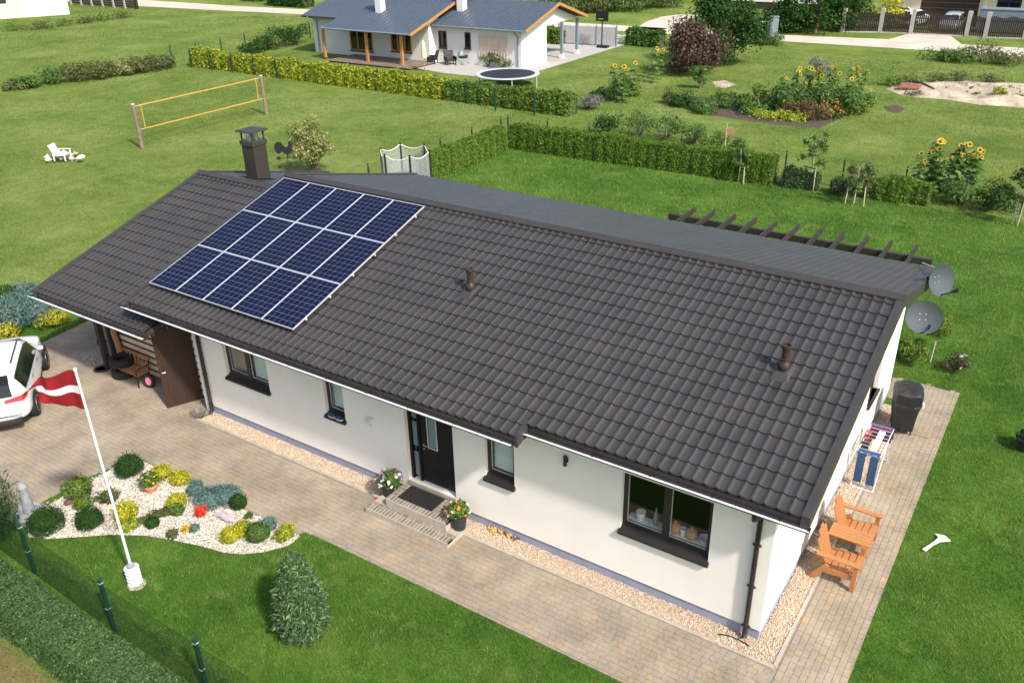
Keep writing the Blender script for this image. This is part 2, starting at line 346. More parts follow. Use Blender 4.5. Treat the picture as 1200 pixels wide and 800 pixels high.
def core(name, rad, zc, mat_, parent, seed=0, amp=.16, k=.72, loc=None):
    u, v = 12, 7; V = []
    for i in range(v+1):
        th = math.pi*i/v
        for j in range(u): V.append((math.sin(th)*math.cos(2*math.pi*j/u), math.sin(th)*math.sin(2*math.pi*j/u), math.cos(th)))
    V = np.array(V); V = V*(1+lumps(V,7,amp,seed))[:,None]*np.array(rad)*k+np.array([0,0,zc]); V[:,2] = np.maximum(V[:,2], .01)
    Fq = [(i*u+j, (i+1)*u+j, (i+1)*u+(j+1)%u, i*u+(j+1)%u) for i in range(v) for j in range(u)]
    return npmesh(name, V, np.array(Fq), mat_, parent, True)
def shrub(name, label, cat, loc, rad, h, leaf, n, size, asp=.55, seed=0, amp=.16, group=None, up=.0, depth=.35, stems=True, flowers=None):
    t = thing(name, label, cat, loc, RNG.uniform(0,6), group)
    zc = h*.5; C, D = blob(n, (rad,rad,h*.55), zc, seed, amp, depth); ok = C[:,2] > .01; C, D = C[ok], D[ok]
    T = None if not up else D*(1-up)+np.array([0,0,up])
    V0, F0 = leaf_quads(C, D, size, asp, T)
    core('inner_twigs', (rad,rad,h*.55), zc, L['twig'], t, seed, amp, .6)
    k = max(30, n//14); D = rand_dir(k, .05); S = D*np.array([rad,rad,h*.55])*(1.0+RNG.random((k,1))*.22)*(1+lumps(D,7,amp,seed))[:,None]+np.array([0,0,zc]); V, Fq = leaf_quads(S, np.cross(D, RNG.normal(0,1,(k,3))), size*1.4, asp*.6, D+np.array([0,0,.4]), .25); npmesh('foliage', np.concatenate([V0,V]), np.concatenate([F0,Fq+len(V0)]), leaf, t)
    if flowers:
        for fm, fn, fs in flowers:
            D = rand_dir(fn, .0); P = D*np.array([rad,rad,h*.55])*(1+lumps(D,7,amp,seed))[:,None]*1.03+np.array([0,0,zc])
            V, Fq = leaf_quads(np.repeat(P,3,0)+RNG.normal(0,fs*.2,(fn*3,3)), np.repeat(D,3,0), fs, .8); npmesh('blossom', V, Fq, fm, t)
    return t
def wild_bush(name, label, cat, loc, rad, h, leaf, n, size, seed=0, group=None, asp=.45, clumps=9, flowers=None, rx=1.0, ry=1.0, trunk=True):
    """loose bush or tree-like shrub: stems and clumps of leaves with gaps between"""
    t = thing(name, label, cat, loc, 0, group); r = random.Random(seed); m = MB(); Cs, Ns = [], []
    cl = []
    for i in range(clumps):
        a = r.uniform(0,6.28); rr = rad*math.sqrt(r.random())*.75; z = h*(.3+.62*r.random()*(1-.35*rr/rad)); cl.append((math.cos(a)*rr*rx, math.sin(a)*rr*ry, z, rad*r.uniform(.32,.55)))
        if trunk: m.tube([(r.uniform(-.08,.08)*rad, r.uniform(-.08,.08)*rad, 0), (cl[-1][0]*.5, cl[-1][1]*.5, z*.55), cl[-1][:3]], [.02+.012*h,.014+.008*h,.006], 5)
    for x,y,z,q in cl:
        k = int(n/clumps); D = rand_dir(k,-.8); p = D*q*(1-.5*RNG.random(k)**1.5)[:,None]*(1+lumps(D,6,.25,seed+int(x*50)))[:,None]; p[:,2] *= .85
        Cs.append(p+np.array([x,y,z])); Ns.append(D)
    C = np.concatenate(Cs); N = np.concatenate(Ns); ok = C[:,2] > .03
    V, Fq = leaf_quads(C[ok], N[ok]+np.array([0,0,.4]), size, asp); npmesh('foliage', V, Fq, leaf, t)
    if trunk: m.build('stems', M['bark'], t, True)
    if flowers:
        for fm, fn, fs in flowers:
            D = rand_dir(fn,.05); idx = RNG.integers(0,len(cl),fn); P = np.array([[cl[i][0],cl[i][1],cl[i][2]] for i in idx])+D*np.array([cl[i][3] for i in idx])[:,None]
            V, Fq = leaf_quads(np.repeat(P,3,0)+RNG.normal(0,fs*.2,(fn*3,3)), np.repeat(D,3,0), fs, .8); npmesh('blossom', V, Fq, fm, t)
    return t
def hedge(name, label, p0, p1, w, h, leaf, dens, size, plant=.6, amp=.09, asp=.4, up=.7, group=None, cat='hedge', topcol=None):
    p0, p1 = Vector((*p0,0)), Vector((*p1,0)); d = p1-p0; Ln = d.length; t = thing(name, label, cat, p0, math.atan2(d.y,d.x), group)
    per = 2*h+w; n = int(dens*(Ln*per+2*w*h)); u = RNG.random(n)*Ln; s = RNG.random(n)*per
    side = np.where(s < h, -1, np.where(s > h+w, 1, 0)); y = np.where(side == 0, (s-h)-w/2, side*w/2); z = np.where(side == 0, h, np.where(side < 0, s, s-h-w))
    N = np.stack([np.zeros(n), side.astype(float), (side == 0)*1.0],1)
    e = RNG.random(n) < (2*w*h)/(Ln*per+2*w*h); ne = e.sum(); sg = RNG.choice([-1,1],ne)
    u[e] = np.where(sg < 0, 0, Ln); y[e] = (RNG.random(ne)-.5)*w; z[e] = RNG.random(ne)*h; N[e] = np.stack([sg*1.0, 0*sg, 0*sg],1)
    k = max(1,round(Ln/plant)); hh = RNG.normal(0,amp*.55,k+2); ph = u/Ln*k
    bump = amp*(np.abs(np.sin(np.pi*ph))-.6) + hh[np.clip(ph.astype(int),0,k)]*.6
    P = np.stack([u,y,z],1); P += N*bump[:,None]; ztop = z/h
    P[:,1] *= 1-.22*np.clip(ztop-.55,0,1)/.45
    P[:,2] += (bump*.8+np.sin(u*2.3)*amp*.3)*ztop; P += RNG.normal(0,amp*.28,(n,3)); P -= N*(RNG.random(n)**2*amp*1.3)[:,None]
    P[:,2] = np.maximum(P[:,2],.01)
    T = np.tile([0,0,up],(n,1))+N*.35; V, Fq = leaf_quads(P, N+np.array([0,0,.25]), size, asp, T, .45)
    npmesh('foliage', V, Fq, leaf, t)
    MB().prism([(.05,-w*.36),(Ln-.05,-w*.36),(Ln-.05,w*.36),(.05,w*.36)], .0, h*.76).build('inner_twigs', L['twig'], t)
    return t
def grass(name, label, poly_fn, box, dens0, d0, hgt, wid, material, dmax=None, pw=2.0, margin=260, cap=400000, zb=0.0):
    """single blades, thicker and fewer with distance; poly_fn masks where they grow"""
    x0,x1,y0,y1 = box; A = (x1-x0)*(y1-y0); n = int(min(A*dens0, 5e6)); out = []
    X = np.stack([RNG.uniform(x0,x1,n), RNG.uniform(y0,y1,n), np.full(n,zb)],1)
    px, py, d = project(X); keep = (d > 1)&(px > -margin)&(px < 1200+margin)&(py > -60)&(py < 800+margin)&(RNG.random(n) < np.minimum(1,(d0/d)**pw))
    X = X[keep]; d = d[keep]; k = poly_fn(X[:,0],X[:,1]); X = X[k]; d = d[k]
    if len(X) > cap: i = RNG.choice(len(X),cap,False); X = X[i]; d = d[i]
    n = len(X); a = RNG.uniform(0,6.283,n); hh = hgt*RNG.uniform(.5,1.3,n)*np.clip((d/d0)**.35,1,2.2); ww = wid*np.clip(d/d0,1,5)*RNG.uniform(.7,1.3,n)
    l = RNG.normal(0,.45,(n,2))*hh[:,None]; b = np.stack([np.cos(a)*ww*.5,np.sin(a)*ww*.5,0*a],1)
    tip = X+np.stack([l[:,0],l[:,1],hh],1); V = np.stack([X-b, X+b, tip],1).reshape(-1,3)
    o = npmesh(name, V, np.arange(3*n).reshape(n,3), material); tag(o, label, 'grass', None, 'stuff'); return o
def inside(poly):
    P = np.array(poly)
    def fn(x,y):
        r = np.zeros(len(x),bool); j = len(P)-1
        for i in range(len(P)):
            c = ((P[i,1] > y) != (P[j,1] > y)); xi = (P[j,0]-P[i,0])*(y-P[i,1])/(P[j,1]-P[i,1]+1e-12)+P[i,0]; r ^= c&(x < xi); j = i
        return r
    return fn
def stones(name, label, mask, box, dens, size, material, z, kind='stuff', cat=None, parent=None):
    """loose stones: rough eight-sided pebbles"""
    x0,x1,y0,y1 = box; n = int((x1-x0)*(y1-y0)*dens); X = np.stack([RNG.uniform(x0,x1,n), RNG.uniform(y0,y1,n)],1); X = X[mask(X[:,0],X[:,1])]; n = len(X)
    s = size*RNG.uniform(.5,1.4,n); O = np.array([[1,0,0],[-1,0,0],[0,1,0],[0,-1,0],[0,0,1],[0,0,-1]],float)
    V = O[None]*RNG.uniform(.6,1.2,(n,6,1))*s[:,None,None]*.5; V[:,:,2] *= .75; a = RNG.uniform(0,6.28,n); c, q = np.cos(a)[:,None], np.sin(a)[:,None]
    x = V[:,:,0]*c-V[:,:,1]*q; y = V[:,:,0]*q+V[:,:,1]*c; V[:,:,0] = x+X[:,:1]; V[:,:,1] = y+X[:,1:]; V[:,:,2] += (z+s*.25+RNG.random(n)*size*.3)[:,None]
    Fb = np.array([[0,2,4],[2,1,4],[1,3,4],[3,0,4],[2,0,5],[1,2,5],[3,1,5],[0,3,5]])
    Fq = (Fb[None]+6*np.arange(n)[:,None,None]).reshape(-1,3)
    return tag(npmesh(name, V.reshape(-1,3), Fq, material, parent), label, cat, None, kind)
def sheet(name, poly, z, material, kind='structure', parent=None):
    o = MB().add([(x,y,z) for x,y in poly], [tuple(range(len(poly)))]).build(name, material, parent)
    if not parent: o['kind'] = kind
    return o

# ---------------------------------------------------------------- the ground, lawns, paving, road
m = MB(); g = np.linspace(-1,1,41); gx = np.sign(g)*np.abs(g)**2.2*1600-20; gy = np.sign(g)*np.abs(g)**2.2*1600+20
m.add([(x,y,0) for y in gy for x in gx], [(j*41+i,j*41+i+1,(j+1)*41+i+1,(j+1)*41+i) for j in range(40) for i in range(40)])
m.build('ground', M['field'])['kind'] = 'structure'
LAWN = [(-22.9,-0.3),(-22.9,1.9),(-22.4,18.5),(-22.4,26.2),(14,27.2),(26,26.8),(26,-14),(2,-9),(-3,-6.6),(-14.6,-6.35),(-14.9,-5.4),(-15.2,-5.0)]
sheet('lawn', [(-24.5,-0.6),(-24.5,3.2),(-22.6,6),(-22.6,26.2),(26,27),(26,-6.6),(-14.9,-6.45),(-15.3,-5.2),(-16,-4.9),(-17.5,-.6)], .004, M['lawn'])
sheet('dry_verge', [(-30,-12),(-30,-7.25),(-14,-7.3),(6,-7.3),(6,-12)], .004, M['dry'])
# paved drive, path and patio
PX, PY = 1.545, 11.05
DRIVE = [(-26,-12),(-22.3,-.07),(-22.6,2.3),(-16,4.0),(-14.6,4.0),(-14.6,-.45),(.43,-.45),(.43,-2.07),(-8.95,-2.12),(-9.1,-2.3),(-14.65,-2.31),(-14.75,-4.95),(-15.6,-5.4),(-15.6,-12)]
PATIO = [(.43,-2.07),(PX,-2.07),(PX,PY),(-.12,PY),(-.12,9.86),(.43,9.86)]
pav = sheet('paving', DRIVE, .008, M['paving_base'])
sheet('patio_bed', PATIO, .008, M['paving_base'], parent=pav)
def paver_rows():
    out = []; W = .118; g_ = .005
    inD = inside(DRIVE)
    # rows along x on the drive and the front path
    y = -9.0; row = 0
    while y < 4.0:
        x = -26+random.random()*.2; xe = PX if y < -2.2 else .43
        while x < xe:
            l = random.choice((.118,.177,.177,.236)); cx, cy = x+l/2, y+W/2
            out.append((cx,cy,l-g_,W-g_)); x += l
        y += W
    out = [o for o,k in zip(out, inD(np.array([o[0] for o in out]), np.array([o[1] for o in out])) & inD(np.array([o[0]+o[2]*.45 for o in out]), np.array([o[1]+.05 for o in out])) & inD(np.array([o[0]-o[2]*.45 for o in out]), np.array([o[1]-.05 for o in out]))) if k]
    inP = inside([(.43,-2.07),(PX,-2.07),(PX,PY),(-.12,PY),(-.12,9.86),(.43,9.86)])
    x = -.1; p2 = []
    while x < PX:
        y = -2.07+random.random()*.2
        while y < PY:
            l = random.choice((.118,.177,.177,.236)); p2.append((x+W/2,y+l/2,W-g_,l-g_)); y += l
        x += W
    k = inP(np.array([o[0]+.05 for o in p2]), np.array([o[1] for o in p2])) & inP(np.array([o[0]-.05 for o in p2]), np.array([o[1] for o in p2]))
    return out+[o for o,q in zip(p2,k) if q]
pv = paver_rows(); pv.sort(key=lambda o: (o[0]-CAM[0])**2+(o[1]-CAM[1])**2)
def vis(o):
    a, b, d = project(np.array([[o[0],o[1],.03]])); return -250 < a[0] < 1450 and -50 < b[0] < 830
def paver_mesh(sx, sy):
    b = .003; me = MB(); X, Y = sx/2, sy/2
    me.add([(-X,-Y,0),(X,-Y,0),(X,Y,0),(-X,Y,0),(-X,-Y,.011),(X,-Y,.011),(X,Y,.011),(-X,Y,.011),(-X+b,-Y+b,.0135),(X-b,-Y+b,.0135),(X-b,Y-b,.0135),(-X+b,Y-b,.0135)],
           [(0,1,5,4),(1,2,6,5),(2,3,7,6),(3,0,4,7),(4,5,9,8),(5,6,10,9),(6,7,11,10),(7,4,8,11),(8,9,10,11)]); return me
protos = {}; near = 0; Vb, Fb = [], []
for o in pv:
    if not vis(o): continue
    key = (round(o[2],3), round(o[3],3)); z = .0085+random.uniform(-.0008,.0008)
    if near < 300:
        if key not in protos: ob = paver_mesh(*key).build('paver', M['paver'], pav); protos[key] = ob.data
        else: ob = bpy.data.objects.new('paver', protos[key]); COL.objects.link(ob); ob.parent = pav
        ob.location = (o[0],o[1],z); near += 1
    else:
        pm = paver_mesh(*key); b = len(Vb); Vb += [(x+o[0],y+o[1],w+z) for x,y,w in pm.v]; Fb += [tuple(i+b for i in q) for q in pm.f]
npmesh('paver_field', np.array(Vb), np.array(Fb), M['paver_far'], pav)['kind'] = 'stuff'
# gravel strips with a concrete edging
sheet('gravel_bed', [(-14.55,-.45),(.43,-.45),(.43,9.5),(0,9.5),(0,0.1),(-14.55,.1)], .012, M['gravel_base'])
mk = inside([(-14.5,-.40),(.385,-.40),(.385,9.4),(-.02,9.4),(-.02,.12),(-14.5,.12)])
stones('gravel_stones', 'tan gravel strip along the foot of the white house walls', mk, (-14.6,.45,-.45,9.5), 2300, .028, M['gravel'], .012, cat='gravel')
m = MB(); x = -14.6
while x < .4: m.bx(x, min(x+.99,.43), -.47, -.41, 0, .038); x += 1.0
y = -.40
while y < 9.4: m.bx(.39,.45,y,min(y+.99,9.5),0,.038); y += 1.0
m.build('edging_kerb', M['kerb'], bevel=.004)['kind'] = 'structure'
# rock garden
ROCK = [tuple(at(*q))[:2] for q in ((155,535),(200,556),(262,588),(320,612),(352,629),(338,640),(312,647),(285,650),(262,648),(235,640),(205,634),(170,628),(130,627),(90,630),(55,632),(34,630),(32,608),(62,590),(100,567),(130,551))]
sheet('rock_garden_bed', ROCK, .016, M['chips_base'])
stones('stone_chips', 'cream white stone chips covering the rock garden', inside(ROCK), (-15,-8.8,-5.7,-2.2), 2000, .034, M['chips'], .016, cat='gravel')
stones('bed_edging_stones', 'small dark edging stones between drive and rock garden', inside([tuple(at(*q))[:2] for q in ((155,531),(159,536),(32,610),(26,606))]), (-15.2,-13,-5.3,-2.1), 160, .08, M['stone'], .02, cat='stones')
# far road, sand, soil
sheet('road', [(-400,63),(-112,63.2),(-93,64.6),(-72,66.6),(-50,69),(-25,69.2),(-12,69.4),(60,70),(60,73.6),(-8,74.0),(-10,79.8),(-13,79.8),(-14,74.4),(-25,72.8),(-50,72.8),(-72,70.8),(-93,69.2),(-112,69.2),(-400,69)], .012, M['road'])
sheet('side_track', [tuple(at(*q))[:2] for q in ((735,40),(757,26),(775,20),(800,17),(820,18),(800,28),(775,36),(765,42))], .012, M['road'])
gp = at
def patch(name, pts, material, z=.02, hgt=.25, n=34, seed=1):
    """low uneven mound with an irregular edge"""
    P = [at(*q) for q in pts]; cx = sum(p.x for p in P)/len(P); cy = sum(p.y for p in P)/len(P); r = random.Random(seed)
    k = len(P); rings = 7; V = [(cx,cy,hgt*.7)]; 
    for i in range(1,rings+1):
        f = i/rings
        for p in P:
            j = 1+r.uniform(-.06,.06); V.append((cx+(p.x-cx)*f*j, cy+(p.y-cy)*f*j, z+hgt*(1-f**2)*r.uniform(.3,1.1) if i < rings else 0.0))
    Fs = [(0,1+j,1+(j+1)%k) for j in range(k)]+[(1+(i-1)*k+j,1+i*k+j,1+i*k+(j+1)%k,1+(i-1)*k+(j+1)%k) for i in range(1,rings) for j in range(k)]
    o = MB().add(V,Fs).build(name, material, smooth=True); o['kind'] = 'structure'; return o
patch('sand_ground', [(1040,104),(1062,97),(1095,96),(1130,97),(1170,97),(1215,99),(1260,108),(1215,127),(1180,125),(1150,123),(1110,117),(1075,114),(1052,112)], M['sand'], .03, .5)
patch('garden_soil', [(778,122),(800,112),(850,115),(900,112),(950,108),(1000,112),(1012,128),(985,142),(960,150),(920,148),(880,142),(830,134),(800,128)], M['soil'], .02, .06, seed=3)
patch('worn_soil', [(1035,125),(1050,123),(1062,127),(1052,133),(1040,131)], M['soil'], .01, .03, seed=5)
patch('worn_path', [(835,96),(850,94),(862,99),(850,104),(838,102)], M['sand'], .01, .03, seed=6)
sheet('concrete_yard', [tuple(at(*q))[:2] for q in ((455,74),(520,86),(560,90),(617,88),(735,52),(722,46),(655,46),(600,66))], .012, M['concrete'])

# grass
inL = inside(LAWN); inD = inside(DRIVE); inR = inside(ROCK)
def lawn_mask(x,y):
    house = (x > -19.5)&(x < .44)&(y > -.5)&(y < 9.9); pat = (x > -.12)&(x < PX-.05*RNG.random(len(x)))&(y > -2.09)&(y < PY-.04*RNG.random(len(x)))
    return inL(x,y)&~inD(x,y+.05*RNG.random(len(x)))&~inR(x,y)&~house&~pat
def field_mask(x,y):
    nz = np.sin(x*.21+1)*np.cos(y*.17)+np.sin(x*.53-y*.31)*.6; ok = ~inL(x,y)&~((x < -14.5)&(y < 4.2)&(x > -27)&(y > -12))
    return ok&~((y > 63)&(y < 80))&~((x > -60)&(x < -31)&(y > 41)&(y < 62))&~((x > -9)&(x < 0)&(y > 49)&(y < 58))&(nz > -1.2+RNG.random(len(x))*.9)&(y > -6)
grass('lawn_grass', 'short green lawn grass around the white house', lawn_mask, (-24,12,-8,27), 3000, 13.5, .05, .009, M['blade'], pw=2.2, cap=520000)
grass('meadow_grass', 'longer pale green grass of the open field', field_mask, (-130,14,2,80), 160, 34, .07, .018, M['blade_field'], pw=1.5, cap=330000)
grass('verge_grass', 'dry yellowish grass beyond the low front hedge', lambda x,y: (y < -7.1), (-14,-3,-9,-7), 2600, 13.5, .06, .006, M['blade_dry'], cap=60000)

# ---------------------------------------------------------------- the bungalow
YR, ZR, TF, TB = 4.989, 4.841, .305, .25          # ridge line and the two pitches
XL, XR, XS = -16.1, .59, -4.6                      # main roof ends, eave step
YE_R, YE_M, YE_B, DROP, XC = -.40, -.72, 10.6, .49, -20.1
zf = lambda y, o=0: ZR-TF*(YR-y)+o
zb = lambda y, o=0: ZR-TB*(y-YR)+o
house = thing('bungalow', 'long white rendered bungalow with dark tiled gable roof carrying solar panels', 'house')
HL, HD = -14.62, 9.86
def wall_holes(m, a0, a1, z0, z1, holes, fn, mi=0):
    """boxes round rectangular openings; fn(a0,a1,z0,z1) adds one box"""
    xs = sorted(set([a0,a1]+[h[0] for h in holes]+[h[1] for h in holes]))
    for p, q in zip(xs[:-1], xs[1:]):
        hs = sorted([h for h in holes if h[0] <= p+1e-6 and h[1] >= q-1e-6], key=lambda h: h[2]); z = z0
        for h in hs:
            if h[2] > z: fn(p,q,z,h[2])
            z = h[3]
        if z < z1: fn(p,q,z,z1)
WINS = [(-13.62,-12.1,1.42,2.5,2),(-10.25,-9.66,1.42,2.5,1),(-5.82,-5.12,1.38,2.5,1),(-2.78,-1.06,1.36,2.6,2)]
DOOR = (-7.9,-6.62,.46,2.62)
m = MB(); wall_holes(m, HL, 0, .25, 3.1, [(w[0],w[1],w[2]-.1,w[3]) for w in WINS]+[DOOR], lambda p,q,z,w: m.bx(p,q,0,.34,z,w)); m.build('front_wall', M['render'], house)
GW = (6.9,7.9,1.25,2.5)
m = MB(); wall_holes(m, .345, HD-.345, .25, 3.05, [GW], lambda p,q,z,w: m.bx(-.34,-.0015,p,q,z,w)); 
m.add([(x,y,z) for x in (-.3415,-.0015) for y,z in ((.345,3.05),(HD-.345,3.05),(HD-.345,zb(HD)-.25),(YR,ZR-.2),(.345,zf(.345)-.2))], [(4,3,2,1,0),(5,6,7,8,9),(0,1,6,5),(1,2,7,6),(2,3,8,7),(3,4,9,8),(4,0,5,9)])
m.build('gable_wall', M['render'], house)
m = MB(); m.bx(HL,0,HD-.34,HD,.25,3.05); m.build('rear_wall', M['render'], house)
m = MB(); m.bx(HL+.001,HL+.34,.345,HD-.345,.25,3.05); m.build('end_wall', M['render'], house)
m = MB(); m.bx(HL+.03,-.02,.025,.3,0,.2495); m.bx(-.3,-.0205,.3,HD-.03,0,.2495); m.bx(HL+.03,-.3,HD-.3,HD-.03,0,.2495); m.build('plinth', M['plinth'], house)
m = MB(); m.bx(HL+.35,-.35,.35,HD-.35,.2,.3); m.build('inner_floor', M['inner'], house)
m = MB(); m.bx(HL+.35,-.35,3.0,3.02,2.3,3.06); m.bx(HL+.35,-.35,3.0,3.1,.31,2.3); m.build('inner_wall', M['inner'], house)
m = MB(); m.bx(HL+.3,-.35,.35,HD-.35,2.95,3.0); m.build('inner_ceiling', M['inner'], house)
# windows
def window(x0,x1,z0,z1,n,kind):
    w = MB(); fr = .085; y0, y1 = .09, .17
    w.bx(x0,x0+fr,y0,y1,z0,z1); w.bx(x1-fr,x1,y0,y1,z0,z1); w.bx(x0+fr,x1-fr,y0,y1,z0,z0+fr+.02); w.bx(x0+fr,x1-fr,y0,y1,z1-fr,z1)
    mids = []
    if n == 2: xm = (x0+x1)/2; w.bx(xm-.07,xm+.07,y0-.01,y1,z0+fr+.02,z1-fr); mids = [(x0+fr,xm-.07),(xm+.07,x1-fr)]
    else: mids = [(x0+fr,x1-fr)]
    wo = w.build('window', M['frame'], house, bevel=.006)
    s = MB(); s.add([(x0-.025,-.07,z0-.07),(x1+.025,-.07,z0-.07),(x1+.025,.11,z0+.03),(x0-.025,.11,z0+.03),(x0-.025,-.07,z0-.12),(x1+.025,-.07,z0-.12),(x1+.025,.11,z0-.099),(x0-.025,.11,z0-.099)],
                    [(0,1,2,3),(7,6,5,4),(4,5,1,0),(5,6,2,1),(6,7,3,2),(7,4,0,3)])
    s.build('sill', M['frame'], wo)
    for i,(a,b) in enumerate(mids):
        MB().add([(a+.001,.135,z0+fr+.021),(b-.001,.135,z0+fr+.021),(b-.001,.135,z1-fr-.001),(a+.001,.135,z1-fr-.001)],[(0,1,2,3)]).build('pane', M['glass'], wo)
        g_ = MB(); t = .012
        g_.bx(a,a+t,.112,.129,z0+fr+.02,z1-fr); g_.bx(a+t,b-t,.112,.129,z0+fr+.02,z0+fr+.02+t); g_.build('glazing_bead', M['alu'], wo)
        if kind[i] == 'b':
            k = MB(); nz = 7; H = (z1-z0-.2)
            for q in range(nz): zz = z0+.1+H*q/nz; k.add([(a,.21,zz),(b,.21,zz),(b,.235,zz+H/nz),(a,.235,zz+H/nz)], [(0,1,2,3)])
            k.build('blind', M['blind'], wo)
        if kind[i] == 'c':
            k = MB(); nx = 24; V = [(a+(b-a)*j/nx, .26+.025*math.sin(j*1.9), z) for z in (z0+.1,z1) for j in range(nx+1)]; k.add(V,[(j,j+1,nx+2+j,nx+1+j) for j in range(nx)]); k.build('curtain', M['curtain'], wo, True)
    return wo
M['curtain'] = mat('beige_curtain', (.35,.31,.22), .9, 0, .2, 8)
window(*WINS[0],'cb'); window(*WINS[1],'b'); window(*WINS[2],'b'); window(*WINS[3],'  ')
w = MB()
for a,b,c_,d in ((6.9,6.98,1.25,2.5),(7.82,7.9,1.25,2.5),(6.98,7.82,1.25,1.33),(6.98,7.82,2.42,2.5)): w.bx(-.17,-.1,a,b,c_,d)
gw = w.build('window', M['frame'], house); MB().bx(-.14,-.134,6.98,7.82,1.33,2.42).build('pane', M['glass'], gw); MB().bx(-.1,.06,6.87,7.93,1.19,1.25).build('sill', M['frame'], gw)
MB().bx(-.02,.02,6.84,6.9,1.2,2.55).build('frame_trim', M['frame'], gw)
# door
x0,x1,z0,z1 = DOOR
d = MB(); d.bx(x0,x0+.07,.1,.2,z0,z1); d.bx(x1-.07,x1,.1,.2,z0,z1); d.bx(x0+.07,x1-.07,.1,.2,z1-.07,z1); d.bx(x0+.24,x0+.30,.1,.2,z0,z1-.07); do = d.build('front_door', M['door'], house, bevel=.004)
d = MB(); d.bx(x0+.301,x0+.52,.13,.18,z0+.02,z1-.071); d.bx(x0+.74,x1-.071,.13,.18,z0+.02,z1-.071); d.bx(x0+.52,x0+.74,.13,.18,z0+.02,z0+.95); d.bx(x0+.52,x0+.74,.13,.18,z1-.2,z1-.071); d.build('leaf', M['door'], do, bevel=.003)
for a,b,zz in ((x0+.52,x0+.74,z0+.95),): MB().bx(a,b,.145,.15,zz,z1-.2).build('pane', M['slate'], do)
g_ = MB(); g_.bx(x0+.5,x0+.52,.118,.13,z0+.93,z1-.18); g_.bx(x0+.74,x0+.76,.118,.13,z0+.93,z1-.18); g_.bx(x0+.52,x0+.74,.118,.13,z0+.93,z0+.95); g_.build('glazing_bead', M['alu'], do)
for zz in (z0+.08,z0+.85,z0+1.55): MB().bx(x0+.08,x0+.23,.15,.156,zz,zz+.62).build('side_pane', M['slate'], do)
MB().tube([(x0+.4,.13,z0+1.0),(x0+.4,.07,z0+1.0),(x0+.52,.06,z0+1.0)], .011, 6).build('handle', M['chrome'], do, True)
MB().tube([(x0+.4,.129,z0+.88),(x0+.4,.1,z0+.88)],.018,8).build('lock', M['chrome'], do, True)
MB().bx(x0-.02,x1+.02,-.03,.2,.36,.455).build('threshold', M['kerb'], house, bevel=.005)

# roof: deck, trims, gutters
roof = MB()
def deck(m, x0,x1,ya,za,yb_,zb_,th): m.add([(x,y,z) for x in (x0,x1) for y,z in ((ya,za),(yb_,zb_),(yb_,zb_-th),(ya,za-th))], [(0,1,2,3),(7,6,5,4),(0,4,5,1),(1,5,6,2),(2,6,7,3),(3,7,4,0)])
o_ = -.03
deck(roof, XS,XR-.02,YE_R+.04,zf(YE_R+.04,o_),YR,ZR+o_,.14); deck(roof, XL+.02,XS,YE_M+.04,zf(YE_M+.04,o_),YR,ZR+o_,.14)
deck(roof, XL+.02,XR-.02,YR,ZR+o_,YE_B-.02,zb(YE_B-.02,o_),.14)
ro = roof.build('roof', M['soffit'], house)
YC = -.93; cz = lambda y: zf(y)-DROP
croof = MB(); deck(croof, XC+.02,-15.2,YC+.04,cz(YC+.04)+o_,YR,ZR-DROP+o_,.12); deck(croof, XC+.02,XL+.03,YR,ZR-DROP+o_,YE_B-.2,zb(YE_B-.2)-DROP+o_,.12)
cr = croof.build('carport_roof', M['soffit'], house)
# pressed tiles: one tile = a pan and a roll, its lower edge standing proud of the next course
TW, TS = .2, .3443
UU = np.array([0,.10,.24,.42,.60,.74,.84,.93,1.0]); UZ = np.array([.027,.010,.002,.0,.0015,.007,.021,.033,.027])
LIFT = .032
def tile_geo(pitch, length, sgn=1):
    """local frame: x across, y up the slope in plan (sgn -1: far slope), z measured from the roof plane"""
    n = len(UU); x = UU*TW; k_ = 1.0 if sgn > 0 else .45; UZ_ = UZ*k_; lo = np.stack([x, np.zeros(n), UZ_+LIFT*k_],1); hi = np.stack([x, np.full(n,length), UZ_+.002],1); lip = np.stack([x, np.zeros(n)+.004, UZ_-.004],1)
    V = np.concatenate([lo,hi,lo,lip]); V[:,2] += V[:,1]*pitch; V[:,1] *= sgn
    F1 = [(i,i+1,n+i+1,n+i) for i in range(n-1)]; F2 = [(2*n+i,3*n+i,3*n+i+1,2*n+i+1) for i in range(n-1)]
    Fq = np.array(F1+F2)
    return V, (Fq if sgn > 0 else Fq[:,::-1])
